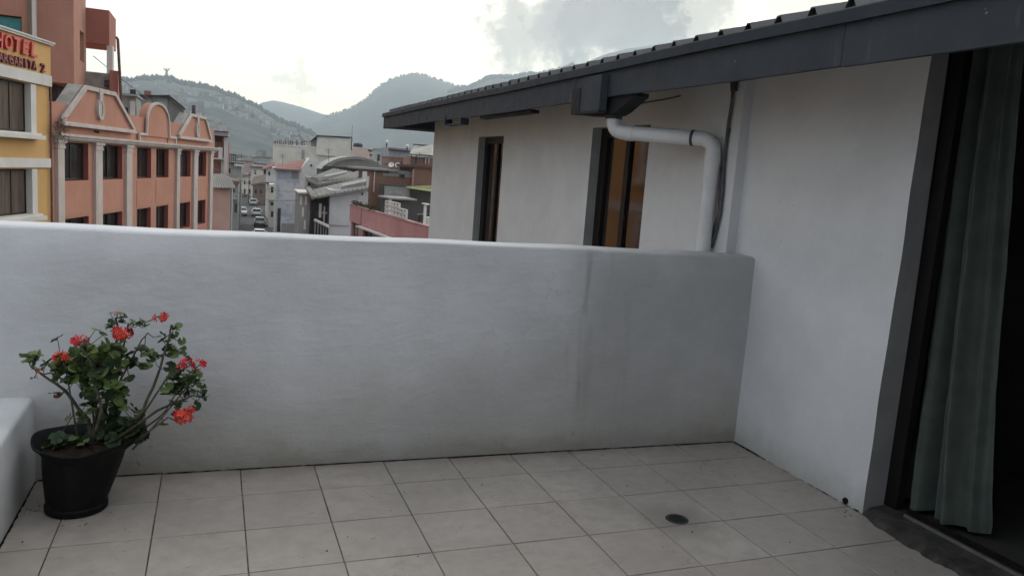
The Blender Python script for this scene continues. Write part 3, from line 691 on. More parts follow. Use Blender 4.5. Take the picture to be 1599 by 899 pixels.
# downpipe
def arc(p0, p1, p2, n=7):
    return [p0*(1-t)**2 + p1*2*t*(1-t) + p2*t*t for t in [i/n for i in range(n+1)]]
e1, e2 = Vector((2.70, 1.165, 1.872)), Vector((3.122, 0.600, 1.848))
hd = (e2-e1).normalized()
path = [Vector((2.70, 1.165, 1.985)), Vector((2.70, 1.165, 1.965))] + arc(e1+Vector((0, 0, 0.085)), e1, e1+hd*0.085) + arc(e2-hd*0.09, e2, e2-Vector((0, 0, 0.09))) + [Vector((3.122, 0.600, 1.0)), Vector((3.122, 0.600, -9.0))]
dp = MB().tube(path, 0.048, 16).build('downpipe', PVC, ho, smooth=60)
for t in (0.80,):
    c = e1+(e2-e1)*t; MB().tube([c-hd*0.009, c+hd*0.009], 0.051, 16).build('pipe_clamp', PVCD, dp)
MB().tube([e1+hd*0.10, e1+hd*0.155], 0.052, 16).build('pipe_socket', PVC, dp, smooth=60)
MB().tube([e2-Vector((0, 0, 0.095)), e2-Vector((0, 0, 0.150))], 0.052, 16).build('pipe_socket', PVC, dp, smooth=60)
MB().tube([Vector((2.70, 1.165, 1.99)), Vector((2.70, 1.165, 1.955))], 0.056, 16).build('pipe_collar', PVCD, dp)
# cables down the corner
cb = [at_x(u, v, 3.168) for (u, v) in ((1146, 128), (1143, 160), (1138, 190), (1133, 230), (1130, 262), (1128, 300), (1124, 335), (1117, 365), (1111, 386))]
MB().tube(cb, 0.0105, 7).build('cable_and_shade_line', CABLE, ho, smooth=1)
cb2 = [at_x(u, v, 3.172) for (u, v) in ((1139, 200), (1134, 226), (1127, 264), (1124, 300), (1123, 330), (1114, 360), (1108, 386))]
MB().tube(cb2, 0.008, 7).build('cable_and_shade_line', CABLE, ho, smooth=1)
MB().tube([at_x(1146, 126, 3.16), at_x(1146, 142, 3.16)], 0.022, 8).build('cable_clip', PVCD, ho)
MB().tube([at_x(u, v, XB-0.004) for (u, v) in ((985, 165), (1010, 160), (1035, 156), (1062, 150))], 0.005, 6).build('cable_and_shade_line', PVCD, ho)  # thin dark tube standing in for the shadow line at the soffit joint

# curtain behind the door
def curtain():
    mb = MB(); nu, nv = 110, 60
    for j in range(nv+1):
        v = j/nv; z = 0.050 + 2.31*v
        yr = -1.205 + 0.19*min(1, max(0, (v-0.02)/0.9))**0.8
        for i in range(nu+1):
            u = i/nu; y = -0.78 + (yr+0.78)*u
            fold = (0.040*math.sin(u*17+0.9*math.sin(v*1.3)+0.7*math.sin(u*5)) + 0.020*math.sin(u*33+1.0+v*1.4) + 0.006*math.sin(u*71+v*2) + 0.030*mno.noise(Vector((u*5, v*2.2, 3.0))) + 0.008*mno.noise(Vector((u*14, v*16, 7.0))))
            inw = max(0, u-0.80)**1.3*0.9
            mb.v.append((3.515 + fold*(1.15-0.3*v) + inw, y, z + 0.006*math.sin(u*19)*(1-v)))
    for j in range(nv):
        for i in range(nu):
            a = j*(nu+1)+i; mb.f.append((a, a+nu+1, a+nu+2, a+1)); mb.m.append(0)
    return mb
cu = curtain().build('curtain', CURT, None, smooth=1, off=(3.53, -1.05, 0.075))
tag(cu, 'pale green curtain hanging in folds behind the glass door', 'curtain')

# ================================================================ potted geranium
PC = Vector((-0.315, 0.0, 0.0))
pg = thing('potted_geranium', 'red flowering geranium in a black plastic pot on the tiled floor', 'potted plant', PC)
def pot_wob(j, th):
    if j < 5: return (1.0, 0.0)
    k = min(1.0, (j-4)/4); return (1 + 0.018*k*math.sin(3*th+0.6) + 0.010*k*math.sin(7*th), 0.008*k*math.sin(2*th+2.2) + 0.004*k*math.sin(5*th))
def lean(z): return 0.13*max(0.0, z-0.03)          # the soft pot leans to one side
pot = MB().lathe([(0.0, 0.004), (0.112, 0.0), (0.120, 0.004), (0.121, 0.028), (0.114, 0.034), (0.122, 0.06), (0.140, 0.14), (0.152, 0.20), (0.158, 0.245), (0.163, 0.262), (0.182, 0.285), (0.203, 0.303), (0.205, 0.310), (0.197, 0.311), (0.168, 0.287), (0.155, 0.262), (0.150, 0.20)], PC, 48, pot_wob)
pot.v = [(x+lean(z), y, z) for (x, y, z) in pot.v]
pot = pot.build('pot', POT, pg, smooth=50)
sm = MB(); rng = random.Random(5)
sm.lathe([(0.0, 0.286), (0.05, 0.287), (0.10, 0.281), (0.158, 0.272)], PC, 20, lambda j, th: (1, rng.uniform(-0.008, 0.008)))
sm.v = [(x+lean(z), y, z) for (x, y, z) in sm.v]
sm.build('soil', SOIL, pg)
def P(u, v, dy=0.0): return at_y(u, v, PC.y+dy)
rng = random.Random(21)
STEMS = [([(150, 695), (138, 655), (112, 622), (88, 600), (66, 584), (50, 572)], -0.02, 0.012), ([(155, 695), (163, 650), (168, 600), (176, 560), (186, 520), (182, 497), (196, 492)], 0.03, 0.011),
         ([(165, 695), (198, 672), (222, 640), (238, 605), (250, 575), (262, 535), (268, 508)], -0.01, 0.011), ([(175, 692), (212, 662), (245, 642), (275, 628), (300, 618), (320, 620)], -0.05, 0.010),
         ([(150, 690), (160, 640), (150, 590), (140, 562), (126, 540)], -0.06, 0.010), ([(172, 640), (190, 590), (208, 555), (222, 530), (232, 520)], 0.05, 0.007),
         ([(186, 520), (200, 505), (216, 508), (236, 500), (246, 496)], 0.03, 0.005), ([(236, 610), (262, 590), (278, 580), (296, 570)], -0.03, 0.007),
         ([(250, 640), (262, 650), (276, 655), (286, 648)], -0.06, 0.006), ([(112, 622), (104, 590), (96, 562)], -0.02, 0.006), ([(275, 628), (296, 600), (306, 575)], -0.05, 0.006), ([(160, 640), (145, 622), (128, 610)], 0.06, 0.008), ([(165, 690), (152, 655), (146, 620), (150, 600)], 0.02, 0.011),
         ([(228, 640), (246, 652), (258, 640), (276, 612), (290, 604)], 0.02, 0.006)]
stem_pts = []
for pts, dy, r in STEMS:
    L = []; n = len(pts)
    for i, (u, v) in enumerate(pts):
        q = P(u, v, dy + 0.03*math.sin(i*1.3+u))
        if i == 0: q = Vector((q.x*0.5 + PC.x*0.5 + 0.02, PC.y + dy*0.4, 0.255))
        L.append(q + Vector((rng.uniform(-.004, .004), 0, rng.uniform(-.004, .004))))
    S = []
    for i in range(n-1):
        for t in (0, 0.5): S.append(L[i].lerp(L[i+1], t) + (Vector((rng.uniform(-.004, .004), rng.uniform(-.004, .004), rng.uniform(-.003, .003))) if t else Vector()))
    S.append(L[-1]); stem_pts += S[1:]
    MB().tube(S, [r*0.72*(1-0.55*i/(len(S)-1))*rng.uniform(0.88, 1.12) for i in range(len(S))], 7).build('stem', STEM, pg, smooth=1)
def leaf_mesh(seed, m):
    """rounded, scalloped leaf, cupped, with a notch at the stalk; unit radius"""
    r_ = random.Random(seed); n = 16; mb = MB(); mb.v.append((0.12, 0, -0.10)); lobes = 7; cup = r_.uniform(0.18, 0.42)
    for ring, f in ((1, 0.55), (2, 1.0)):
        for i in range(n+1):
            th = -math.pi + 0.30 + (2*math.pi-0.60)*i/n
            rad = f*(0.93 + (0.09*abs(math.cos(th*lobes/2)) if ring == 2 else 0) + r_.uniform(-0.05, 0.05)); fold = 0.14*math.cos(th*lobes)*f
            mb.v.append((0.12+rad*math.cos(th), rad*math.sin(th), cup*rad*rad*0.55 + fold*0.35 + r_.uniform(-0.03, 0.03)*f - 0.10 - (0.22*max(0, math.cos(th))*f*f if r_.random() > 0.3 else 0)))
    w = n+1
    for i in range(n):
        mb.f.append((0, 1+i, 2+i)); mb.f.append((1+i, 1+w+i, 2+w+i, 2+i)); mb.m += [0, 0]
    me = bpy.data.meshes.new('leaf'); me.from_pydata(mb.v, [], mb.f); me.materials.append(m)
    for p in me.polygons: p.use_smooth = True
    return me
LM = [[leaf_mesh(10*i+j, m) for j in range(4)] for i, m in enumerate(LEAF)]
# (u, v, spread px, how many, leaf radius m, tone weights, dy spread)
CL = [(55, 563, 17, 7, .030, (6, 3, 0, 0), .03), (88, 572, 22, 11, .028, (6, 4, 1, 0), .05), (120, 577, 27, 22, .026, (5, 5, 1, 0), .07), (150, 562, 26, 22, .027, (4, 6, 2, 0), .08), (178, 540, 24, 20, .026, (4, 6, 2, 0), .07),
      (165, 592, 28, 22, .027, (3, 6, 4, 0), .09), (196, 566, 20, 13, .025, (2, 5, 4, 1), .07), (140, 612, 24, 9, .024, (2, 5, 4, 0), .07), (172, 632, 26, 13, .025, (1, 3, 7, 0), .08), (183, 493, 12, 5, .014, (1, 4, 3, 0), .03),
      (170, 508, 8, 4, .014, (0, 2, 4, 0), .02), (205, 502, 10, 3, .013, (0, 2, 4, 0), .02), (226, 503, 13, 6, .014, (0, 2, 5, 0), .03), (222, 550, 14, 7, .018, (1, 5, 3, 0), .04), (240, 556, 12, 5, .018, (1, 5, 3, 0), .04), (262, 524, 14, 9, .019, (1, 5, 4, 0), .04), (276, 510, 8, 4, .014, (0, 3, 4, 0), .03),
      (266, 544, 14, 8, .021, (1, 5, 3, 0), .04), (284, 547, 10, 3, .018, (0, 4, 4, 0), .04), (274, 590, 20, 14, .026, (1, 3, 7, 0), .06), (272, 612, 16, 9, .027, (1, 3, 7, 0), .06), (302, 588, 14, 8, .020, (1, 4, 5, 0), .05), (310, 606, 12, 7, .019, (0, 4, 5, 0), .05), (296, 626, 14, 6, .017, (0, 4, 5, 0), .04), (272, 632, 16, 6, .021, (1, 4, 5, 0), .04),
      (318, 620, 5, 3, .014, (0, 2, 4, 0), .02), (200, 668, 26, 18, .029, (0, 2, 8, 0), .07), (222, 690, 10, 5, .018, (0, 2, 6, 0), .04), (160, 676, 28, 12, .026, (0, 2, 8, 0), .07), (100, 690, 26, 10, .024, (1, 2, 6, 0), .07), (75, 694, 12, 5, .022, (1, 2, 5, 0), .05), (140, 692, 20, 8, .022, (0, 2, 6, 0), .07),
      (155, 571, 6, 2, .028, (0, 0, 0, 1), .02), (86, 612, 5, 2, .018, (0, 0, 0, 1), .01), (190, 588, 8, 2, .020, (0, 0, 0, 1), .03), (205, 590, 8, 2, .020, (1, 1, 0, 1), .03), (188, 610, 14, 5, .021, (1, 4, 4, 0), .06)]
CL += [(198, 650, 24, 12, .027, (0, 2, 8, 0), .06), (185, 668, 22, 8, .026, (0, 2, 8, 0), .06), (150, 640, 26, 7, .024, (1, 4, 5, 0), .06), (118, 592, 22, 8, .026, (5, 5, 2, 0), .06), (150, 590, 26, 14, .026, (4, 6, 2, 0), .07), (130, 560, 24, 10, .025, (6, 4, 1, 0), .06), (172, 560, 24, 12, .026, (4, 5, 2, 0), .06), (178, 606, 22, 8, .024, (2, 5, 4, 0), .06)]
CL = [(u, v, s_, int(n*1.1), r_*0.98, w_, d_) for (u, v, s_, n, r_, w_, d_) in CL]
petiole = MB(); rl = random.Random(77); nleaf = 0
for (u, v, s, n, rad, wts, dys) in CL:
    for _ in range(n):
        uu, vv = u + rl.gauss(0, s*0.55), v + rl.gauss(0, s*0.50)
        q = P(uu, vv, rl.uniform(-dys, dys)*0.9)
        if q.y > par_y(q.x)-0.05: q.y = par_y(q.x)-0.05
        if q.z < 0.285: q.z = 0.285 + rl.uniform(0.0, 0.02)
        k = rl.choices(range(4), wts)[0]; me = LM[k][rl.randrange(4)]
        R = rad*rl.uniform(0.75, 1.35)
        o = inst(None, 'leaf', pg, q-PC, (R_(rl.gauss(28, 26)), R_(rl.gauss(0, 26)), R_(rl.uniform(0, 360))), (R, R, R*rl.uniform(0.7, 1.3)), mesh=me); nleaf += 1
        near = min(stem_pts, key=lambda w: (w-q).length_squared)
        if (near-q).length < 0.16:
            mid = near.lerp(q, 0.5) - Vector((0, 0, 0.012)); petiole.tube([near, mid, q], [0.0022, 0.0017, 0.0014], 4, False)
petiole.build('petiole', LEAF[2], pg, kind='stuff')
def flower(u, v, rpx, dy, mats, n, seed):
    r_ = random.Random(seed); c = P(u, v, dy); R = rpx*(c-CAM).dot(FW)/F_PX; mb = MB()
    for i in range(n):
        d = Vector((r_.gauss(0, 1), r_.gauss(0, 1)-0.35, r_.gauss(0, 0.8)+0.15)).normalized(); p = c + Vector((d.x*R, d.y*R*0.9, d.z*R*0.72))*r_.uniform(0.62, 1.0)
        a = d.orthogonal().normalized(); b = d.cross(a); mb.cur = r_.choices(range(len(mats)), [5, 4, 1][:len(mats)])[0]; ph = r_.uniform(0, 6); ps = R*r_.uniform(0.34, 0.50)
        for k in range(5):
            th = ph + k*2*math.pi/5; x = a*math.cos(th)+b*math.sin(th); y = b*math.cos(th)-a*math.sin(th); o_ = d*ps*r_.uniform(0.05, 0.5)
            mb.poly([p, p+x*ps*0.62-y*ps*0.34+o_*0.6, p+x*ps*1.06+o_*1.1, p+x*ps*0.62+y*ps*0.34+o_*0.7])
    h = mb.build('flower_head', mats, pg)
    st = MB(); near = min(stem_pts, key=lambda w: (w-c).length_squared)
    st.tube([near, near.lerp(c, 0.5)+Vector((0.004, 0, 0.004)), c], [0.003, 0.0025, 0.002], 5, False)
    for _ in range(max(4, n//3)):
        d = Vector((r_.gauss(0, 1), r_.gauss(0, 1), r_.gauss(0, 1))).normalized(); st.tube([c, c+Vector((d.x*R, d.y*R, d.z*R*0.7))*0.7], 0.0011, 3, False)
    st.build('flower_stalk', LEAF[1], h)
for i, a in enumerate([(125, 533, 13, -.04, (0, 2), 18), (191, 520, 15, .0, (1, 0), 24), (251, 495, 11, .02, (0, 1), 18), (95, 557, 12, -.04, (1, 0), 16), (290, 567, 11, -.05, (0, 2), 16), (311, 570, 11, -.04, (0, 2), 18), (285, 649, 15, -.07, (1, 0), 26), (278, 574, 6, -.06, (2, 1), 6), (54, 590, 5, -.04, (2,), 6), (60, 577, 6, -.05, (1, 2), 5), (183, 490, 5, .02, (0,), 6), (298, 640, 8, -.06, (0, 1), 8)]):
    flower(a[0], a[1], a[2], a[3], [PETAL[j] for j in a[4]], a[5], 100+i)

# ================================================================ the street and the town
az_st = R_(90-15.03)
def circle_ground():
    mb = MB(); n = 64; rs = [0, 60, 200, 600, 1500, 4000, 6850]
    for r in rs:
        for i in range(n): mb.v.append((r*math.cos(2*math.pi*i/n), r*math.sin(2*math.pi*i/n), GZ-0.02))
    for j in range(len(rs)-1):
        for i in range(n):
            w = (i+1) % n; a, b, c, d = j*n+i, (j+1)*n+i, (j+1)*n+w, j*n+w
            mb.f.append((a, b, c, d) if j else (a, b, c)); mb.m.append(0)
    return mb
circle_ground().build('ground', GROUND, None, off=(0, 0, GZ), kind='structure')
HO = Vector((-4.94331, 31.32005, 0))
SF = Frame((HO.x, HO.y), az_st)                      # the hotel facade: x away along the street, y into the hotel
ST = Frame((6.3, 120.0), R_(90-2.5))                 # the street below: x away from us, y to the left
def slab(mb, fr, x0, x1, y0, y1, z):
    mb.poly([fr.w(x0, y0, z), fr.w(x1, y0, z), fr.w(x1, y1, z), fr.w(x0, y1, z)]); return mb
road = slab(MB(), ST, -130, 95, -3.6, 3.6, GZ+0.004).build('road', ASPH, None, off=(6.3, 120, GZ), kind='structure')
mk = MB()
for i in range(24): slab(mk, ST, -90+i*7.5, -87.5+i*7.5, -0.06, 0.06, GZ+0.009)
mk.build('road_marking', PAINTL, road)
for (y0, y1) in ((-6.2, -3.6), (3.6, 6.0)):
    to_world(MB().box(-130, 95, y0, y1, GZ-0.1, GZ+0.13), ST).build('pavement', PAVE, None, off=ST.w(0, y0, GZ), kind='structure')

# ---------------- salmon hotel
hs = thing('salmon_hotel', 'salmon pink hotel with cream pilasters and three ornamental pediments', 'building', frame=SF)
L0, L1 = -1.90, 19.62
ups = [(-0.93, 1.34), (2.65, 4.85), (6.62, 8.50), (9.23, 11.10), (12.85, 14.92), (16.20, 18.05)]
holes = []
for (a, b) in ups:
    for (c, d) in ((0.0, 1.48), (-2.93, -1.46), (-5.9, -4.4)): holes.append((a, b, c, d))
mb = MB(); wall_holes(mb, L0, L1, GZ, 2.06, holes, 0.0, 0.26, rev=1); mb.cur = 0
shell(mb, L0, L1, 0.0, 9.0, GZ, 2.05)
mb.build('facade_wall', [ORANGE, ORANGED], hs)
cur = [0.25, 0.2, 0.25, 0.6, 0.2, 0.25]; i = 0
for (a, b) in ups:
    for (c, d) in ((0.0, 1.48), (-2.93, -1.46), (-5.9, -4.4)):
        w = add_window(hs, a+0.02, b-0.02, c+0.02, d-0.02, 0.20, FRAMEW, GLASSC, (1, 0), 0.055)
        if (i*7) % 5 in (1, 3):
            x = a+0.1 + (b-a)*((i*3) % 4)*0.16
            MB().poly([(x, 0.262, c+.08), (min(b-.08, x+(b-a)*0.42), 0.262, c+.08), (min(b-.08, x+(b-a)*0.42), 0.262, d-.08), (x, 0.262, d-.08)]).build('curtain_panel', CURTG, w)
            for p in w.children:
                if p.name.startswith('pane'): p.location.y = 0.028
        i += 1
# raised panels between the floors
for (a, b) in ups:
    MB().box(a-0.05, b+0.05, -0.018, 0.002, -1.36, -0.10).build('spandrel_panel', ORANGE, hs)
# pilasters with capital
for (a, b) in ((-1.58, -0.95), (1.72, 2.50), (5.02, 5.80), (12.10, 12.72), (15.18, 16.05), (18.55, 19.25)):
    m1 = MB().box(a+0.06, b-0.06, -0.12, 0.01, GZ, 1.24)
    pl = m1.build('pilaster', TRIM, hs)
    MB().box(a+0.02, b-0.02, -0.15, 0.01, 1.242, 1.34).box(a+0.05, b-0.05, -0.135, 0.01, 1.342, 1.44).box(a-0.04, b+0.04, -0.18, 0.01, 1.442, 1.547).build('capital', TRIM, pl)
# cornice of several steps
MB().box(L0+0.3, L1+0.25, -0.16, 0.01, 1.55, 1.605).box(L0+0.25, L1+0.30, -0.24, 0.01, 1.607, 1.70).box(L0+0.2, L1+0.35, -0.31, 0.01, 1.702, 1.80).build('cornice', TRIM, hs)
MB().box(L0, L1, 0.004, 0.30, 2.052, 2.92).build('roof_parapet', ORANGE, hs)
def pediment(x0, x1, t0, t1, zb, zt, ox, name):
    fr = MB().prism([(x0, zb), (x1, zb), (t1, zt), (t0, zt)], -0.10, 0.32, lambda p, t: (p[0], t, p[1]))
    pd = fr.build(name, ORANGE, hs)
    m = MB(); trim(m, [(x1+0.02, zb+0.05), (t1, zt-0.02), (t0, zt-0.02), (x0-0.02, zb+0.05)], 0.17, -0.09, -0.20); m.build('raking_moulding', TRIM, pd)
    # weathered top of the wall that shows over the left rake
    MB().prism([(x0-0.10, zb+0.03), (x0-0.02, zb+0.03), (t0+0.05, zt+0.05), (t0-0.10, zt+0.06)], -0.05, 0.50, lambda p, t: (p[0], t, p[1])).build('coping', CEMENT, pd)
    MB().box(x0-0.15, x1+0.10, -0.26, -0.09, zb-0.10, zb-0.022).box(x0-0.10, x1+0.05, -0.20, -0.09, zb-0.022+0.001, zb+0.06).build('base_moulding', TRIM, pd)
    # oval cartouche on a stem
    m = MB(); n = 20; cz, rz, rx = zt-0.78, 0.44, 0.30
    ring = [(ox+rx*math.cos(2*math.pi*i/n), cz+rz*math.sin(2*math.pi*i/n)) for i in range(n)]; inner = [(ox+rx*0.62*math.cos(2*math.pi*i/n), cz+rz*0.66*math.sin(2*math.pi*i/n)) for i in range(n)]
    for i in range(n):
        w = (i+1) % n
        m.poly([(ring[i][0], -0.22, ring[i][1]), (ring[w][0], -0.22, ring[w][1]), (inner[w][0], -0.19, inner[w][1]), (inner[i][0], -0.19, inner[i][1])]); m.poly([(ring[i][0], -0.09, ring[i][1]), (ring[w][0], -0.09, ring[w][1]), (ring[w][0], -0.22, ring[w][1]), (ring[i][0], -0.22, ring[i][1])])
    m.poly([(p[0], -0.17, p[1]) for p in inner]); m.prism([(ox-0.20, zt+0.02), (ox+0.20, zt+0.02), (ox+0.13, zt-0.45), (ox-0.13, zt-0.45)], -0.10, -0.215, lambda p, t: (p[0], t, p[1]))
    m.build('cartouche', TRIM, pd)
pediment(-1.25, 5.85, 0.80, 3.62, 2.20, 3.70, 2.12, 'pediment'); pediment(12.40, 18.50, 14.45, 17.20, 2.20, 3.52, 15.6, 'pediment')
# round arched gable in the middle
arc_ = [(7.62, 2.06), (7.62, 2.55)] + [(9.22-1.60*math.cos(t), 2.62+1.10*math.sin(t)**0.85) for t in [math.pi*i/16 for i in range(1, 16)]] + [(10.82, 2.55), (10.82, 2.06)]
ga = MB().prism(arc_[::-1], -0.07, 0.32, lambda p, t: (p[0], t, p[1])).build('arched_gable', ORANGE, hs)
MB().box(6.66, 7.618, -0.065, 0.003, 1.805, 2.10).box(10.822, 11.85, -0.065, 0.003, 1.805, 2.10).build('gable_foot', ORANGE, ga)
m = MB(); trim(m, [(11.90, 1.80), (11.90, 2.12), (10.88, 2.12)] + arc_[::-1][1:-1] + [(7.56, 2.12), (6.62, 2.12), (6.62, 1.80)], 0.13, -0.06, -0.15); m.build('arch_moulding', TRIM, ga)
MB().tube([(1.9, -0.20, 1.97), (1.9, 0.0, 2.0)], 0.05, 8).build('spout', STEELD, hs)
# corner clump of grasses growing on the cornice at the junction
mb = MB(); rng = random.Random(3)
for _ in range(160):
    x, z = -1.55+rng.gauss(0, 0.30), 1.95+rng.gauss(0, 0.20); a = rng.uniform(0, 6); l = rng.uniform(0.08, 0.28); d = Vector((math.cos(a)*l, -abs(rng.gauss(0, 0.1)), math.sin(a)*l)); p = Vector((x, -0.25, z)); s = Vector((0.02, 0, 0.02))
    mb.poly([p-s, p+s, p+d])
gp = mb; gp = to_world(gp, SF).build('cornice_weeds', mat('dry_weeds', (0.085, 0.055, 0.04), 0.9, 0.5, 9), None, off=SF.w(-1.55, -0.25, 1.9), kind='stuff')
tag(gp, 'dry weeds growing on the cornice between the two hotels', 'weeds')
# white block and shaded gap between the two hotels
MB().box(-2.6, -1.25, 1.2, 2.6, 2.05, 3.62).build('stair_block', TRIMW, hs)

# ---------------- yellow hotel
YF = Frame(SF.w(-1.96, -0.02, 0).to_2d(), az_st)
yh = thing('yellow_hotel', 'yellow hotel with white window surrounds and red lettering under its roof edge', 'building', frame=YF)
YL = -26.0
yw = []; x = -1.38
while x > YL+3:
    yw.append((x-2.9, x)); x -= (7.4 if len(yw) == 1 else 5.2)
holes = [(a, b, c, d) for (a, b) in yw for (c, d) in ((1.72, 3.38), (-1.10, 0.47), (-4.1, -2.5))]
mb = MB(); wall_holes(mb, YL, 0.0, GZ, 4.92, holes, 0.0, 0.22, rev=1); mb.cur = 0; shell(mb, YL, 0.0, 0.0, 9.0, GZ, 4.91)
mb.build('facade_wall', [YELLOW, TRIMW], yh)
for i, (a, b, c, d) in enumerate(holes):
    w = add_window(yh, a+0.02, b-0.02, c+0.02, d-0.02, 0.15, FRAMEW, CURTB if True else GLASSC, (2, 0), 0.045)
    m = MB(); m.box(b+0.002, b+0.36, -0.05, 0.003, c, d).box(a-0.36, a-0.002, -0.05, 0.003, c, d); m.build('surround', TRIMW, w)
    MB().box(a-0.42, b+0.46, -0.32, 0.003, c-0.21, c-0.07).box(a-0.38, b+0.42, -0.20, 0.002, c-0.07+0.001, c-0.004).build('window_sill', TRIMW, w)
MB().box(YL, 0.03, -0.10, 0.004, 3.42, 3.80).box(YL, 0.02, -0.08, 0.004, 0.52, 0.84).box(YL, 0.02, -0.08, 0.004, -2.4, -2.1).build('string_course', TRIMW, yh)
MB().box(YL, 0.05, -0.05, 0.003, 3.802, 4.86).build('sign_band', YELLOW, yh)
MB().box(YL, 0.12, -0.14, 0.30, 4.862, 4.93).box(YL, 0.16, -0.18, 0.34, 4.932, 4.985).build('roof_coping', TRIMW, yh)
MB().tube([(-0.03, -0.07, GZ), (-0.03, -0.07, 3.40)], 0.035, 6).build('drainpipe', RUST, yh)
def letters(text, x0, z0, size, pitch, m, ext, ywid, shear=0.0, yoff=-0.052):
    for i, ch in enumerate(text):
        if ch == ' ': continue
        cu = bpy.data.curves.new('letter', 'FONT'); cu.body = ch; cu.size = size; cu.extrude = ext; cu.shear = shear; cu.offset = size*0.018; cu.resolution_u = 3
        tmp = bpy.data.objects.new('tmp_letter', cu); COL.objects.link(tmp); dg = bpy.context.evaluated_depsgraph_get()
        me = bpy.data.meshes.new_from_object(tmp.evaluated_get(dg)); bpy.data.objects.remove(tmp)
        w = max(v.co.x for v in me.vertices)-min(v.co.x for v in me.vertices); s = ywid/max(w, 1e-3)
        if ch in 'IL1': s = min(s, 1.5)
        x_min = min(v.co.x for v in me.vertices)
        for v in me.vertices: x_, y_, z_ = v.co; v.co = ((x_-x_min)*s, -z_, y_)
        me.materials.clear(); me.materials.append(m); me.flip_normals()
        o = bpy.data.objects.new('letter', me); COL.objects.link(o); o.parent = yh; o.location = (x0+i*pitch+(ywid-w*s)/2, yoff-ext, z0-GZ); BASE[o.name] = Vector()
letters('HOTEL', -3.70, 4.31, 0.66, 0.545, REDL, 0.05, 0.45, 0.12)
letters('MARGARITA 2', -3.80, 3.87, 0.42, 0.305, MAROON, 0.04, 0.27, 0.0)

# ---------------- brick-coloured tower behind the hotels
tc = SF.w(5.2, 2.2, 0)                                # its near corner
TF = Frame((tc.x, tc.y), 0.0, 2.0)
tw = thing('brick_tower', 'tall brick red apartment tower with a cantilevered box rising behind the salmon hotel', 'building', frame=TF)
zb_ = TF.px(120, 132)[1]; zt_ = 16.0
def tp(u, v, y=0.0): return TF.px(u, v, y)
hl = []
xw0, zw1 = tp(-4, 22); xw1, zw0 = tp(34, 52); hl.append((xw0-1.2, xw1, zw0, zw1))
mb = MB(); wall_holes(mb, -16, 0.0, zb_, zt_, hl, 0.0, 0.25); mb.poly([(-16, 9, zb_), (-16, 0, zb_), (-16, 0, zt_), (-16, 9, zt_)])
mb.poly([(-16, 0, zb_), (-16, 9, zb_), (0, 9, zb_), (0, 0, zb_)])
# side towards the street with a slot window
SFt = Frame((tc.x, tc.y), math.pi/2, 2.0)
def side_y(u): 
    r = ray(u, 100); t = (tc.x-CAM.x)/r.x; return (CAM+r*t).y-tc.y
ys0, ys1, yl = side_y(125), side_y(131.5), side_y(134.5)
m2 = MB(); zs1, zs0 = at_x(128, 50, tc.x).z, at_x(128, 96, tc.x).z
wall_holes(m2, 0.0, yl, zb_, zt_, [(ys0, ys1, zs0, zs1)], 0.0, 0.3)
for v in m2.v: mb.v.append((-v[1], v[0], v[2]))
n0 = len(mb.v)-len(m2.v)
mb.f += [tuple(a+n0 for a in f) for f in m2.f]; mb.m += m2.m
mb.build('wall', TOWER, tw)
w = add_window(tw, hl[0][0], hl[0][1], hl[0][2], hl[0][3], 0.18, FRAMEW, TEAL, (1, 0), 0.06)
MB().poly([(-0.25, ys0, zs0), (-0.25, ys1, zs0), (-0.25, ys1, zs1), (-0.25, ys0, zs1)]).build('pane', ASBESL, tw)
xp0, _ = tp(52, 20); xp1, _ = tp(57.5, 20); MB().box(xp0, xp1, -0.30, -0.004, 3.0, zt_).build('column', TRIMW, tw)
xq0, _ = tp(43, 20); MB().box(xq0, xp0-0.01, -0.12, -0.003, 3.0, zt_).build('pier', mat('olive_render', (0.20, 0.16, 0.12), 0.9, 0.15, 1), tw)
# cantilevered box and what stands under it
yb = yl
def bx(u, v): return TF.px(u, v, yb)
bx0 = 0.0; bx1 = bx(170.5, 17)[0]; bz1 = bx(150, 14)[1]; bz0 = bx(150, 68)[1]
dxs = at_x(181, 60, tc.x+bx1).y - (tc.y+yb)
MB().box(-0.5, bx1, yb, yb+max(1.5, dxs), bz0, bz1).build('cantilever_box', TOWERR, tw)
cx0, cx1 = bx(166, 90)[0], bx(176, 90)[0]; lz0, lz1 = bx(150, 150)[1], bx(150, 113)[1]
MB().box(cx0, cx1-0.02, yb+0.15, yb+0.75, lz1-0.02, bz0-0.003).build('column', OFFW, tw)
MB().box(-0.4, cx1+0.05, yb+0.05, yb+0.30, 2.0, lz1).build('balcony_wall', CEMENT, tw)
x0_, z0_ = bx(163, 136); x1_, z1_ = bx(171, 126); MB().box(x0_, x1_, yb-0.03, yb+0.049, z0_, z1_).build('vent_box', STEELD, tw)
bp0, bp1 = bx(173, 110)[0], bx(186, 110)[0]; MB().box(bp0, bp1, yb-0.5, yb+0.04, 2.0, bx(180, 112)[1]).build('brick_pier', TOWERR, tw)
MB().tube([TF.w(*(lambda q: (q[0], yb-0.6, q[1]))(TF.px(190, 170, yb-0.6)))-TF.o, TF.w(*(lambda q: (q[0], yb-0.6, q[1]))(TF.px(184, 62, yb-0.6)))-TF.o, TF.w(*(lambda q: (q[0], yb-0.6, q[1]))(TF.px(181, 58, yb-0.6)))-TF.o], 0.065, 8).build('standpipe', RUST, tw)
# storey under the overhang: its shade is put into a dark wall colour
MB().box(-15.5, -0.9, 1.6, 8.5, 2.0, zb_-0.004).build('lower_storey', DARKR, tw)

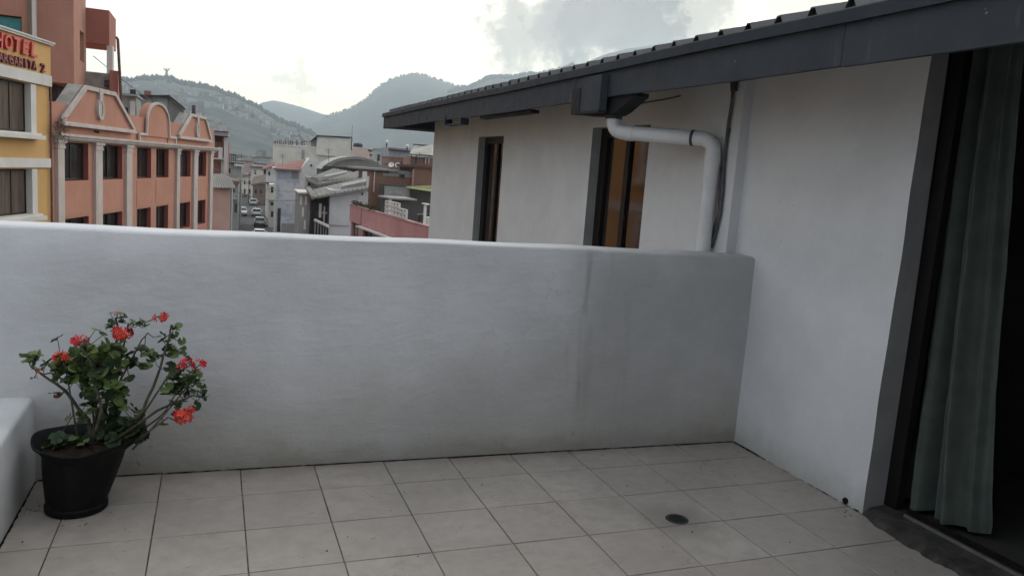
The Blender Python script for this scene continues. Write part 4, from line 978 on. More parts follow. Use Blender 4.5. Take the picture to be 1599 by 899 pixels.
# ---------------- roof-top buildings behind the hotel parapet
def fr_at(u, v, depth, a=None, zb=GZ):
    p = at_depth(u, v, depth); return Frame((p.x, p.y), R_(-15.03) if a is None else a, zb)
def pbox(mb, fr, u0, u1, v0, v1, y0=0.0, y1=4.0, zb=None, vm=None):
    """block whose front face spans those points of the photograph; zb = its foot instead of v1"""
    um = (u0+u1)/2; x0 = fr.px(u0, (v0+v1)/2, y0)[0]; x1 = fr.px(u1, (v0+v1)/2, y0)[0]; z1 = fr.px(um, v0, y0)[1]; z0 = fr.px(um, v1, y0)[1] if zb is None else zb
    mb.box(x0, x1, y0, y1, z0, z1); return x0, x1, z0, z1
RF = fr_at(240, 190, 66, 0.0)
rb = thing('rooftop_workshop', 'grey glazed rooftop workshop with a red panel behind the arched hotel gable', 'building', frame=RF)
mb = MB(); pbox(mb, RF, 214, 263, 151, 192, 0, 8, zb=GZ); mb.build('wall', PALE, rb)
Q = [RF.px(u, v, 0.0) for (u, v) in ((263.4, 192), (287, 192), (287, 172), (263.4, 152))]
MB().prism(Q, 0.02, 7.9, lambda p, t: (p[0], t, p[1])).build('side_wall', GREYR, rb)
m = MB(); Q = [RF.px(u, v, -0.1) for (u, v) in ((212, 150.4), (264, 150.4), (289, 171))]; trim(m, [(q[0], q[1]) for q in Q], 0.16, 0.2, -0.5); m.build('roof', STEELD, rb)
MB().box(RF.px(214, 151)[0], RF.px(263, 151)[0], 0.1, 8, RF.px(240, 151)[1]+0.002, RF.px(240, 150.6)[1]+0.1).build('roof_deck', GREYR, rb)
for u in (214, 238, 262, 271, 279, 287):
    mb = MB(); pbox(mb, RF, u-0.5, u+0.5, 152 if u < 265 else 152+(u-263)*0.85, 192, -0.12, -0.01, zb=1.0); mb.build('post', GREYR, rb)
for (u0, u1, v0, v1, m) in ((225, 236, 142, 154, TOWERR), (203, 212, 140, 150, STEELD), (216, 236, 160, 178, ASBESL), (240, 260, 160, 178, PALE), (252, 261, 176, 187, STEELD), (220, 232, 180, 190, GREYR)):
    mb = MB(); pbox(mb, RF, u0, u1, v0, v1, -0.09, -0.011); mb.build('wall_panel', m, rb)
SF2 = fr_at(200, 160, 58, 0.0)
sh = thing('rooftop_shed', 'pale concrete rooftop shed between the brick tower and the workshop', 'building', frame=SF2)
mb = MB(); pbox(mb, SF2, 191, 213, 150, 185, 0, 4, zb=2.0); mb.build('wall', CEMENT, sh)
mb = MB(); pbox(mb, SF2, 189, 215, 146.5, 150, -0.4, 4.3); mb.build('roof', GREYR, sh)
mb = MB(); pbox(mb, SF2, 195, 200, 168, 177, -0.06, -0.003); mb.build('vent', TANKB, sh)
mb = MB(); pbox(mb, SF2, 203, 211, 158, 183, -0.06, -0.003); mb.build('door', OFFW, sh)
for (u, v0, v1, lab) in ((302.5, 165, 180, 'thin dark pipe standing on the roof behind the far hotel pediment'),):
    p, q = at_depth(u, v1+4, 52), at_depth(u, v0, 52); tag(MB().tube([p, q], 0.13, 6).build('roof_pipe', STEELD, None, off=p), lab, 'pipe')
p = at_depth(321, 194, 50.5); tag(MB().tube([p, at_depth(321, 187, 50.5)], [0.10, 0.16], 8).build('roof_vent', TANKB, None, off=p), 'small black roof vent at the right shoulder of the far pediment', 'vent')
# telephone wire
p0, p1 = at_depth(146, 88, 45), at_depth(300, 172, 90)
wp = [p0.lerp(p1, t)-Vector((0, 0, 2.0*math.sin(math.pi*t)*0.5)) for t in [i/14 for i in range(15)]]
tag(MB().tube(wp, 0.025, 4).build('overhead_wire', STEELD, None, off=p0), 'thin black wire slung from the brick tower across the sky', 'wire')

# ================================================================ houses along the street, right of the salmon hotel
CA = R_(-2.5)
def house(name, label, u, v, depth, a=CA, cat='house', zb=GZ, group=None):
    fr = fr_at(u, v, depth, a, zb); return fr, thing(name, label, cat, frame=fr, group=group)
def part(th, name, m, fr, u0, u1, v0, v1, y0=0.0, y1=4.0, zb=None):
    mb = MB(); r = pbox(mb, fr, u0, u1, v0, v1, y0, y1, zb); return mb.build(name, m, th)
def win(th, fr, u0, u1, v0, v1, y=0.0, frame=STEELD, glass=GLASSC, sill=True):
    x0 = fr.px(u0, (v0+v1)/2, y)[0]; x1 = fr.px(u1, (v0+v1)/2, y)[0]; um = (u0+u1)/2; z1 = fr.px(um, v0, y)[1]; z0 = fr.px(um, v1, y)[1]; t = min(0.07, (x1-x0)*0.15)
    mb = MB().box(x0, x0+t, y-0.06, y-0.003, z0, z1).box(x1-t, x1, y-0.06, y-0.003, z0, z1).box(x0+t, x1-t, y-0.06, y-0.003, z0, z0+t).box(x0+t, x1-t, y-0.06, y-0.003, z1-t, z1)
    w = mb.build('window', frame, th); MB().poly([(x0+t, y-0.012, z0+t), (x1-t, y-0.012, z0+t), (x1-t, y-0.012, z1-t), (x0+t, y-0.012, z1-t)]).build('pane', glass, w); return w
def quad3(fr, pts, m, name, th, thick=0.12, ribs=0):
    """sloping sheet through four points of the photograph, each (u, v, depth into the house); ribs run from the first edge to the last"""
    Q = [Vector((fr.px(u, v, y)[0], y, fr.px(u, v, y)[1])) for (u, v, y) in pts]
    mb = MB(); dz = Vector((0, 0, -thick))
    mb.poly(Q); mb.poly([q+dz for q in reversed(Q)])
    for i in range(4): j = (i+1) % 4; mb.poly([Q[i]+dz, Q[j]+dz, Q[j], Q[i]])
    o = mb.build(name, m, th)
    if ribs:
        mb = MB()
        for i in range(ribs):
            t = (i+0.5)/ribs; a = Q[0].lerp(Q[1], t); b = Q[3].lerp(Q[2], t); s = (Q[1]-Q[0])/ribs*0.22; h = Vector((0, 0, 0.08))
            mb.poly([a-s, a+h, b+h, b-s]); mb.poly([a+h, a+s, b+s, b+h]); mb.poly([a-s, a+s, a+h])
        mb.build('roof_rib', m, o, kind='stuff')
    return o

# pinkish house after the hotel
fr, h = house('pinkish_house', 'plain pinkish house wall with a ribbed grey lean-to roof beside the salmon hotel', 347, 300, 53)
part(h, 'wall', PINKW, fr, 332, 358.5, 293, 360, 0, 3.5, GZ); part(h, 'side_wall', GREYR, fr, 358.6, 361.5, 292, 360, 0.4, 3.4, GZ)
quad3(fr, [(333, 293.5, -0.35), (368, 292.5, -0.35), (356, 272, 3.2), (330, 272, 3.2)], ASBESL, 'roof_sheet', h, 0.10, 9)
part(h, 'gutter', STEELD, fr, 334, 360, 293.7, 295, -0.40, -0.20)
# unfinished brick house
fr, h = house('brick_house', 'narrow unfinished brick house with white columns at the end of the salmon hotel', 345, 240, 62)
part(h, 'wall', BRICK, fr, 328, 355.2, 222, 293, 0.4, 5, GZ); part(h, 'upper_room', BRICKD, fr, 331, 348, 212, 221.8, 1.5, 5)
for (u0, u1, v0, v1) in ((349.2, 354.8, 215, 290), (333.2, 335.2, 212, 232), (341.0, 347.5, 230, 247)):
    part(h, 'column', OFFW, fr, u0, u1, v0, v1, 0.0, 0.39)
part(h, 'roof', LILAC, fr, 331, 356.5, 205.5, 212, -0.5, 5); part(h, 'roof_edge', STEELD, fr, 331, 356.8, 204.6, 205.4, -0.6, 5)
part(h, 'balcony_slab', OFFW, fr, 332, 349, 247, 249, -0.3, 0.395); part(h, 'render_panel', OFFW, fr, 345, 349, 251, 275, 0.2, 0.39)
# left-hand row of the street
fr, h = house('grey_street_house', 'dark grey house on the left side of the street below the terrace', 365, 300, 105)
part(h, 'wall', GREYR, fr, 350, 371, 287, 330, 0, 22, GZ); part(h, 'roof', TILEBR, fr, 349, 373, 282, 287, -0.5, 22)
part(h, 'awning', ASBESL, fr, 361, 370, 310, 312, -1.2, -0.01); win(h, fr, 363, 367, 292, 300); part(h, 'door', STEELD, fr, 366, 370, 318, 332, -0.06, -0.004)
fr, h = house('lattice_roof_house', 'grey flat roofed house carrying a dark lattice pergola past the brick house', 362, 255, 118)
part(h, 'wall', GREYR, fr, 348, 377, 256, 300, 0, 8, GZ); part(h, 'roof_slab', STEELD, fr, 346, 381, 253.5, 256, -0.5, 8); part(h, 'parapet', OFFW, fr, 366, 381, 256.2, 260, -0.55, -0.1)
for u in (355, 358.5, 362, 365, 368): part(h, 'post', STEELD, fr, u-0.5, u+0.5, 242, 253.4, 0, 0.1)
part(h, 'pergola_beam', STEELD, fr, 353, 369, 240.5, 242.3, -0.1, 2.5); part(h, 'pergola_rail', STEELD, fr, 353, 368.6, 247, 248, 0.02, 0.12); win(h, fr, 353, 360, 262, 270)
# the end of the street
fr, h = house('tiled_roof_house', 'pale house with a brown tiled roof closing the end of the street', 384, 280, 205)
part(h, 'wall', CREAM, fr, 373.5, 394, 272, 320, 0, 8, GZ); part(h, 'wing', GREYR, fr, 360, 373, 276, 320, 0.5, 8, GZ)
quad3(fr, [(358, 277, -0.6), (398, 271.5, -0.6), (393, 253, 7), (366, 262, 7)], TILEBR, 'roof', h, 0.25, 12)
for (u0, u1) in ((375.5, 378), (381, 383.5), (388, 391)): win(h, fr, u0, u1, 295, 302); win(h, fr, u0, u1, 282, 288)
part(h, 'awning', ZINCL, fr, 376, 391.5, 302.6, 304.2, -1.5, -0.01)
fr, h = house('brown_house', 'brown walled house with dark eaves right of the tiled roof house', 404, 290, 176)
part(h, 'wall', wallmat('brown_render', (0.21, 0.155, 0.135), 0.3), fr, 394.5, 416, 287, 330, 0, 7, GZ); quad3(fr, [(392, 288, -0.7), (417, 284, -0.7), (415, 272, 5), (396, 276, 5)], TILEBR, 'roof', h, 0.25, 8)
win(h, fr, 398, 401, 296, 302); win(h, fr, 406, 409, 296, 302)
fr, h = house('narrow_pale_house', 'narrow pale house with dark open storeys behind the brown house', 408, 270, 190)
part(h, 'wall', CREAM, fr, 392, 417, 262, 300, 0, 6, GZ); part(h, 'roof', TILEBR, fr, 390, 415, 259.5, 262, -0.7, 6); win(h, fr, 411.5, 416, 264, 276); win(h, fr, 397, 400, 266, 272); part(h, 'balcony', CEMENT, fr, 401, 411, 276, 279, -0.9, -0.01)
fr, h = house('white_gable_house', 'white house with a red roof edge left of the mural building', 420, 270, 140)
part(h, 'wall', OFFW, fr, 416.5, 430, 262, 320, 0, 9, GZ); quad3(fr, [(408, 265, -0.5), (429, 258, -0.5), (429, 252, 5), (411, 261, 5)], TILERED, 'roof', h, 0.2, 6)
win(h, fr, 419, 422, 268, 274); part(h, 'eave_board', STEELD, fr, 414, 428, 285, 287, -0.6, -0.01)
fr, h = house('balcony_house', 'cream street house with small balconies left of the mural building', 424, 300, 122)
part(h, 'wall', CREAM, fr, 420, 430, 288, 360, 0, 6, GZ)
for v in (292, 312, 330): win(h, fr, 423, 427, v, v+9)
part(h, 'balcony', CEMENT, fr, 419.5, 428.5, 313, 316, -0.8, -0.07); part(h, 'shop_sign', OFFW, fr, 421, 428, 324, 326, -0.3, -0.07)

# corner building with the mural
fr, h = house('mural_building', 'corner building painted with a faded blue mural under a red tiled roof', 447, 300, 108)
part(h, 'front_wall', MURAL, fr, 431, 467, 267, 360, 0, 9, GZ); part(h, 'pier', OFFW, fr, 428.5, 431.8, 267.5, 360, -0.15, 3, GZ)
part(h, 'cornice', OFFW, fr, 427.5, 468, 264.2, 266.8, -0.5, 9)
part(h, 'cornice_lip', CREAM, fr, 427, 468.4, 262.9, 264.0, -0.7, 9)
Q = [fr.px(u, v, 0.05) for (u, v) in ((467.2, 330), (513, 330), (513, 264), (497, 250.5), (484, 247), (467.2, 265.5))]
MB().prism([(q[0], q[1]) for q in Q], 0.05, 8.5, lambda p, t: (p[0], t, p[1])).build('gable_wall', mat('gable_white', (0.68, 0.645, 0.63), 0.9, 0.08, 0.6), h)
quad3(fr, [(427, 263, -0.75), (469, 265.5, -0.75), (485, 246.5, 6.5), (434, 257, 6.5)], TILERED, 'roof', h, 0.15, 14)
cx, cz = fr.px(486, 258.5, 0.05); MB().tube([(cx, 0.04, cz), (cx, -0.05, cz)], 0.16, 10).build('vent_hole', TANKB, h)
part(h, 'faded_panel', LILAC, fr, 455, 466.5, 268, 279, -0.05, -0.004); part(h, 'door', STEELD, fr, 433, 438, 325, 362, -0.05, -0.003)
part(h, 'plinth', GREYR, fr, 440, 467, 349, 353, -0.12, -0.002, GZ)

# cream block behind
fr, h = house('cream_block', 'large cream block with bare rebar along its roof and a taller penthouse', 460, 240, 152, cat='building')
part(h, 'front_wall', CREAM, fr, 427.5, 552, 229, 330, 0, 12, GZ); part(h, 'parapet', OFFW, fr, 427.5, 484, 227.2, 228.9, -0.12, 0.3)
part(h, 'penthouse', CREAMP, fr, 494.5, 548.5, 214.5, 244, -0.4, 9); part(h, 'penthouse_side', GREYR, fr, 486, 494.3, 218, 229, 0.5, 9)
Q = [fr.px(u, v, -0.6) for (u, v) in ((485, 220), (494.8, 211), (549, 213.8), (549, 215.6), (495, 213.2), (486, 221.5))]
MB().prism(Q, -0.7, 9.2, lambda p, t: (p[0], t, p[1])).build('penthouse_roof', STEELD, h)
part(h, 'chimney_pipe', STEELD, fr, 548.7, 549.8, 214, 235, -0.6, -0.45); part(h, 'pilaster', GREYR, fr, 471, 475.5, 234, 250, -0.15, -0.003); part(h, 'low_block', OFFW, fr, 478, 489, 222, 230, 1, 5)
rng = random.Random(6); us = [428, 430.5, 433, 436.5, 439, 443, 446, 451, 454, 456.5, 463, 465, 471, 473, 476, 478]
for u in us:
    part(h, 'rebar_column', RUST, fr, u-0.55, u+0.55, 218+rng.uniform(-0.5, 3), 227.3, 0.0, 0.14)
for (u0, u1, v) in ((427.5, 440, 221.5), (452, 466, 223), (470, 479, 221)): part(h, 'rail', STEELD, fr, u0, u1, v, v+0.7, 0.15, 0.22)
for (u, v) in ((440, 238), (447, 240), (489, 237)): part(h, 'plaster_patch', OFFW, fr, u-1.2, u+1.2, v-3, v+3, -0.02, -0.003)
part(h, 'antenna', STEELD, fr, 549.6, 550.1, 196, 215, 0, 0.06)
fr, h = house('pink_roof_house', 'small pale pink house behind the cream penthouse', 562, 240, 170)
part(h, 'wall', PINKW, fr, 548, 577, 232, 300, 0, 8, GZ); part(h, 'parapet', OFFW, fr, 551, 577, 230.5, 231.9, -0.1, 8); part(h, 'laundry_roof', BRICKD, fr, 575, 587, 234, 237, -0.1, 3); part(h, 'stair_wall', PINKW, fr, 577.2, 589, 240, 300, 0.3, 6, GZ); win(h, fr, 577, 582, 241, 243)
fr2 = fr_at(561, 230, 170); c = fr2.o + Vector((0, 1.5, 0)); z0 = at_depth(561, 231, 170).z
tk = tag(MB().lathe([(0.0, 0.0), (1.10, 0.0), (1.12, 0.9), (1.0, 1.05), (0.3, 1.2), (0.0, 1.22)], (c.x, c.y, z0-0.1), 14).build('water_tank', TANKB, None, off=(c.x, c.y, z0-0.1), smooth=40), 'black water tank on the pale pink roof', 'water tank')
fr, h = house('teal_house', 'pale blue green house with two dark windows and a white ball on its roof corner', 597, 245, 158)
part(h, 'wall', PALE, fr, 588, 606.5, 233, 300, 0, 7, GZ); part(h, 'roof_slab', OFFW, fr, 586, 607.5, 231, 232.9, -0.3, 7); win(h, fr, 589, 593, 241.5, 251); win(h, fr, 598, 602.5, 241, 251)
def ball(u, v, d, r, name, label, cat, pole):
    p = at_depth(u, v, d); t = thing(name, label, cat, (p.x, p.y, p.z-pole))
    MB().lathe([(r*math.sin(math.pi*i/8), -r*math.cos(math.pi*i/8)) for i in range(9)], p, 12).build('ball', WHITEP, t, smooth=1); MB().tube([p-Vector((0, 0, pole)), p-Vector((0, 0, r*0.9))], r*0.45, 6).build('stand', STEELD, t)
ball(604, 221.5, 157, 0.33, 'roof_globe', 'white globe on a short stand above the teal house', 'globe', 1.3); ball(636, 228, 126, 0.27, 'roof_globe', 'white globe at the back corner of the lilac house roof', 'globe', 0.7)  # white globes on stands, which give no light
fr, h = house('lilac_house', 'lilac grey house over bare brick beside the teal house', 622, 245, 127)
part(h, 'upper_wall', LILAC, fr, 606.8, 640, 231, 246, 0, 8); part(h, 'brick_wall', BRICK, fr, 606.8, 646, 246.3, 290, 0.1, 8, GZ); quad3(fr, [(606, 232, -0.4), (641, 236, -0.4), (638, 230, 5), (607, 228.5, 5)], STEELD, 'roof', h, 0.2); part(h, 'opening', STEELD, fr, 625, 636, 253, 258, -0.04, 0.096)
fr, h = house('steel_shed', 'open rooftop shed under pale steel sheets near the eaves of the white house', 657, 238, 108, cat='shed')
quad3(fr, [(640, 240, -0.4), (676, 245, -0.4), (676, 226, 6), (646, 229, 6)], ZINC, 'roof_sheet', h, 0.15, 10); part(h, 'brick_wall', BRICK, fr, 640, 690, 246, 290, 0.3, 6, GZ)
part(h, 'ridge_beam', STEELD, fr, 645, 676, 226, 227.6, 5.8, 6.1); part(h, 'eave_beam', STEELD, fr, 640, 676, 241.2, 242.4, -0.3, -0.05)
for u in (642, 650, 665, 670): part(h, 'post', OFFW if u > 660 else STEELD, fr, u-0.7, u+0.7, 241, 256, 0.0, 0.25)
# long brick building with satellite dishes
fr, h = house('long_brick_building', 'long bare brick building with a dark band under its flat roof', 620, 280, 73, cat='building')
part(h, 'wall', BRICK, fr, 574, 646, 266.2, 312, 0, 7, GZ); part(h, 'right_wall', BRICKD if False else BRICK, fr, 645, 690, 262.5, 292, -0.5, 7, GZ); part(h, 'pilaster', PINKD, fr, 643.5, 646.2, 264.5, 290, -0.56, -0.51)
part(h, 'roof_slab', CEMENT, fr, 556, 622, 262.8, 265.8, -0.4, 7); part(h, 'roof_shadow_board', STEELD, fr, 580, 608, 266, 269.5, -0.15, -0.01); part(h, 'coping', BRICKD, fr, 620.3, 692, 258.6, 262.2, -0.7, 7)
part(h, 'render_band', GREYR, fr, 598, 645, 266.4, 276, -0.05, -0.004); win(h, fr, 623.5, 632, 272, 278, -0.06); part(h, 'drain_pipe', OFFW, fr, 583.8, 585, 268, 300, -0.2, -0.05)
part(h, 'lower_wall', DARKR, fr, 595, 692, 290.5, 345, -1.8, -0.6, GZ); part(h, 'shed_wall', CEMENT, fr, 600, 640, 292, 314, -1.95, -1.81)
quad3(fr, [(636, 292, -1.9), (690, 297, -4.5), (690, 289, -4.5), (634, 291, -1.9)], LIME, 'canopy', h, 0.06)
quad3(fr, [(634, 292.2, -2.0), (680, 299.3, -4.6), (680, 291, -2.0), (634, 291.4, -2.0)], LIME, 'canopy', h, 0.06)
def dish(u, v, d, r, label):
    p = at_depth(u, v, d); t = thing('satellite_dish', label, 'satellite dish', (p.x, p.y, p.z-0.7), group='satellite dishes on the brick building')
    ax = Vector((-0.35, -0.75, 0.45)).normalized(); a = ax.orthogonal().normalized(); b = ax.cross(a); mb = MB(); n = 16
    for j, (rr, dd) in enumerate(((0.02, -0.16), (0.55, -0.11), (0.85, -0.04), (1.0, 0.0))):
        for i in range(n): th = 2*math.pi*i/n; mb.v.append(tuple(p + (a*math.cos(th)+b*math.sin(th))*r*rr + ax*r*dd*1.6))
    for j in range(3):
        for i in range(n): w = (i+1) % n; mb.f.append((j*n+i, j*n+w, (j+1)*n+w, (j+1)*n+i)); mb.m.append(0)
    mb.build('reflector', WHITEP, t, smooth=1); MB().tube([p-ax*r*0.2, p-ax*r*0.35-Vector((0, 0, 0.7))], 0.035, 6).build('mast', STEELD, t); MB().tube([p-a*r*0.8, p+ax*r*0.9, p+ax*r*0.95], 0.018, 5).build('feed_arm', STEELD, t)
dish(611, 257, 72.5, 0.27, 'left one of two white satellite dishes on the brick building roof'); dish(621, 257.6, 72.5, 0.27, 'right one of two white satellite dishes on the brick building roof')
# barrel-vaulted hall
fr, h = house('vaulted_hall', 'hall under a low barrel vault of dull greenish metal behind the grey sheet roofs', 550, 255, 94, cat='building')
L = [(501, 264), (506, 259), (513, 254), (522, 249.5), (532, 246.5), (545, 244.7), (558, 244.7), (570, 246.8), (581, 250), (591, 255), (600, 261), (603, 264)]
Q = [fr.px(u, v, 0) for (u, v) in L]; MB().prism([(q[0], q[1]) for q in Q][::-1], 0, 10, lambda p, t: (p[0], t, p[1])).build('vault', ZINC, h)
m = MB(); Q2 = [fr.px(u, v, -0.1) for (u, v) in ((510, 262), (518, 255), (528, 250.5), (541, 247.3), (556, 246.4), (570, 248.4))]; trim(m, [(q[0], q[1]) for q in Q2], 0.32, -0.02, -0.22); m.build('rim_band', ZINCL, h)
part(h, 'gutter', STEELD, fr, 505, 604, 262.5, 265, -0.45, -0.02); part(h, 'wall', DARKR, fr, 503, 602, 264.5, 320, 0.2, 9.5, GZ)
for u in (524, 545, 566, 585): part(h, 'seam', ZINCL, fr, u-0.25, u+0.25, 251+abs(u-550)*0.04, 262.4, -0.05, -0.001)
# grey sheet-roofed houses
fr, h = house('small_grey_house', 'small grey house with a dark sheet roof and bright ridge strip', 515, 280, 78)
part(h, 'wall', GREYR, fr, 479.5, 496, 277, 320, 0, 4, GZ); win(h, fr, 481, 484.5, 282, 290); win(h, fr, 488, 491, 282, 289)
quad3(fr, [(478, 279, -0.4), (494, 287.5, -0.4), (550, 268, 5), (520, 263, 5)], ASBES, 'roof_sheet', h, 0.2, 5); quad3(fr, [(493, 288, -0.45), (552, 281, -0.45), (575, 264, 5), (500, 279, 3)], ASBES, 'roof_sheet', h, 0.2, 10)
quad3(fr, [(507, 276.5, 0.3), (541, 269.5, 0.3), (541, 266, 1.2), (508, 273, 1.2)], ZINCL, 'ridge_sheet', h, 0.1)
fr, h = house('sheet_roof_house', 'blue white house under long grey corrugated sheets with an old open balcony', 530, 320, 64)
part(h, 'side_wall', BLUEW, fr, 514, 573.5, 298, 372, 0, 7, GZ)
Q = [fr.px(u, v, 0) for (u, v) in ((514, 309.5), (573.5, 296), (573.5, 299), (514, 312))]; MB().prism([(q[0], q[1]) for q in Q][::-1], -0.02, 6.9, lambda p, t: (p[0], t, p[1])).build('wall_top', BLUEW, h)
quad3(fr, [(486, 308, -0.6), (575, 293.5, -0.6), (577, 275, 5.5), (480, 298, 5.5)], ASBES, 'roof_sheet', h, 0.16, 13)
quad3(fr, [(534, 291, 1.0), (572, 283, 1.0), (572, 279.5, 1.9), (534, 287, 1.9)], ZINCL, 'patch_sheet', h, 0.3); quad3(fr, [(478, 294, -0.3), (488, 309, -0.6), (497, 304, 2), (482, 291, 2)], ASBES, 'roof_sheet', h, 0.16, 3)
part(h, 'balcony_back', DARKR, fr, 484.5, 513.5, 308, 372, 1.2, 5, GZ); part(h, 'front_wall', GREYR, fr, 466, 484, 303, 372, 0.3, 6, GZ)
part(h, 'corner_post', STEELD, fr, 483.3, 485.2, 306, 372, -0.1, 0.25, GZ); part(h, 'end_post', STEELD, fr, 511.5, 513.6, 306, 372, -0.1, 0.2, GZ)
quad3(fr, [(490, 343, -0.3), (514, 354.5, -0.6), (514, 351, -0.2), (492, 341, 0.0)], OFFW, 'balcony_rail', h, 0.10)
for (u, v0, v1) in ((492, 345, 372), (496.5, 346, 372), (501, 348, 372), (505, 350, 372), (509, 352, 372)): part(h, 'baluster', GREYR, fr, u-0.6, u+0.6, v0, v1, -0.35, -0.22)
for (u0, u1, v0, v1, m) in ((498, 502, 318, 340, OFFW), (505, 507.5, 322, 348, CREAM), (503, 511, 331, 334, OFFW), (491, 497, 330, 340, TANKB)): part(h, 'hung_cloth', m, fr, u0, u1, v0, v1, 0.4, 0.45)
for (u, v) in ((473, 330), (478, 312), (470, 312), (476, 350)): part(h, 'shutter', CREAM, fr, u-1.5, u+1.5, v-6, v+8, 0.22, 0.296)
part(h, 'downpipe', OFFW, fr, 482.5, 483.2, 329, 352, 0.05, 0.2); part(h, 'cornice_board', CREAM, fr, 465, 484.5, 300.5, 302.8, 0.0, 6); part(h, 'chimney', OFFW, fr, 567, 573, 268, 293, 4.0, 4.6); part(h, 'vent', TANKB, fr, 533, 536, 300, 302.5, -0.05, -0.025); part(h, 'vent', TANKB, fr, 564.5, 567, 301, 305, -0.05, -0.025); part(h, 'wire_rail', STEELD, fr, 514, 545, 352, 352.4, -0.08, -0.025)

# pink building with the roof terrace
p = at_depth(549, 320, 53); KF = Frame((p.x, p.y), R_(-85.7)); pk = thing('pink_building', 'pink building with a roof terrace parapet over a row of dark windows', 'building', frame=KF)
ztop = p.z; zlow = KF.px(549, 345.5)[1]
hol = []
for (u0, u1, vt) in ((550, 560, 347), (567.5, 582.5, 353), (593, 618, 362)):
    hol.append((KF.px(u0, vt+5)[0], KF.px(u1, vt+5)[0], -4.6, KF.px((u0+u1)/2, vt)[1]))
xe = 30.0
mb = MB(); wall_holes(mb, 0.0, xe, GZ, zlow, hol, 0.0, 0.2); mb.poly([(0, 8, GZ), (0, 0, GZ), (0, 0, zlow), (0, 8, zlow)]); mb.build('lower_wall', PINKD, pk)
for q in hol: add_window(pk, q[0]+.02, q[1]-.02, q[2], q[3]-.02, 0.15, STEELD, CURTG if q is hol[0] else GLASSC, (1, 0), 0.06)
MB().box(-0.03, xe, -0.10, 0.12, zlow+0.003, ztop).build('parapet', PINK, pk); MB().box(-0.05, xe, -0.14, 0.15, ztop+0.002, ztop+0.05).build('coping', PINKD, pk); MB().box(0.0, xe, 0.12, 7, zlow+0.01, zlow+0.10).build('terrace_slab', CEMENT, pk)
xg = KF.px(567, 330)[0]; MB().box(xg-0.05, xg+0.05, -0.16, -0.101, zlow, ztop).build('rainpipe', PINKD, pk); MB().box(hol[1][0]-0.1, hol[2][1]+0.3, -0.5, -0.11, zlow-0.10, zlow-0.02).build('canopy_ledge', OFFW, pk)
# breeze-block screen: each block a frame with a hole
x0 = KF.px(600.5, 325)[0]; x1 = KF.px(634, 325)[0]; scr = MB(); nb, nr = 6, 3; bw = (x1-x0)/nb; zs = ztop+0.06; bh = 0.26
for r in range(nr):
    for c in range(nb):
        if r == 2 and c > 3: continue
        a, b = x0+c*bw+0.01, x0+(c+1)*bw-0.01; z0, z1 = zs+r*bh, zs+(r+1)*bh-0.01; t = 0.10*bw
        o = MB().box(a, a+t, 0.0, 0.12, z0, z1).box(b-t, b, 0.0, 0.12, z0, z1).box(a+t, b-t, 0.0, 0.12, z0, z0+0.06).box(a+t, b-t, 0.0, 0.12, z1-0.05, z1); o.build('screen_block', OFFW, pk)
u_ = KF.px(661.5, 335)[0]; MB().box(u_-0.06, u_+0.06, 0.0, 0.12, ztop+0.05, ztop+1.05).box(u_-0.35, u_+0.45, -0.02, 0.14, ztop+1.053, ztop+1.11).build('washing_post', WHITEP, pk)
sx0, sx1 = KF.px(586, 318)[0], KF.px(600, 318)[0]; MB().box(sx0, sx1, 0.5, 1.6, zlow+.1, ztop+0.9).build('roof_hut', DARKR, pk); MB().box(sx0-0.2, sx1+0.3, 0.2, 1.9, ztop+0.903, ztop+1.0).build('hut_roof', CEMENT, pk); MB().box(sx1-0.02, sx1+0.10, 0.3, 0.42, zlow+.1, ztop+0.9).build('hut_post', OFFW, pk)
def bush(name, label, pts, mats, n, r, fr, size, kind='stuff'):
    rng = random.Random(len(label)); mb = MB()
    for _ in range(n):
        (x, y, z, s) = rng.choice(pts); q = Vector((x+rng.gauss(0, s), y+rng.gauss(0, s*0.5), z+abs(rng.gauss(0, s*0.5)))); a = Vector((rng.gauss(0, 1), rng.gauss(0, 1), rng.gauss(0, 1))).normalized()*size*rng.uniform(0.5, 1.3); b = a.orthogonal().normalized()*size*0.5
        mb.cur = rng.randrange(len(mats)); mb.poly([q-b, q+a*0.5, q+b, q+a])
    o = to_world(mb, fr).build(name, mats, None, off=fr.w(*pts[0][:3]), kind=kind)
    return o
pl_ = [(x, 0.1, ztop+0.06, 0.22) for x in [0.3+i*0.55 for i in range(int((sx0+0.5)/0.55))]]
bush('terrace_plants', 'plants', pl_, [BALC, LEAF[1], mat('red_foliage', (0.10, 0.03, 0.025), 0.8, 0.4, 9)], 420, 0.2, KF, 0.17)
rng = random.Random(9)
for i, (u, v, hgt, m) in enumerate(((651, 338, 0.5, TANKB), (655, 340, 0.35, GREYR), (658, 342, 0.42, OFFW), (645, 336, 0.45, STEELD))):
    x = KF.px(u, v)[0]; o = to_world(MB().bevbox(x-0.16, x+0.16, 0.25, 0.6, ztop+0.052 if False else zlow+0.101, ztop+hgt, 0.04), KF).build('terrace_crate', m, None, off=KF.w(x, 0.4, zlow+0.101))
    tag(o, ('black drum-like crate on the pink terrace left of the white post', 'grey crate on the pink terrace between a black and a white one', 'pale crate on the pink terrace next to the white post', 'dark steel crate on the pink terrace near the breeze block screen')[i], 'crate', 'crates on the pink terrace')
# dark hut behind the terrace and more roofs out of the way of the lens are left to the neighbours already built

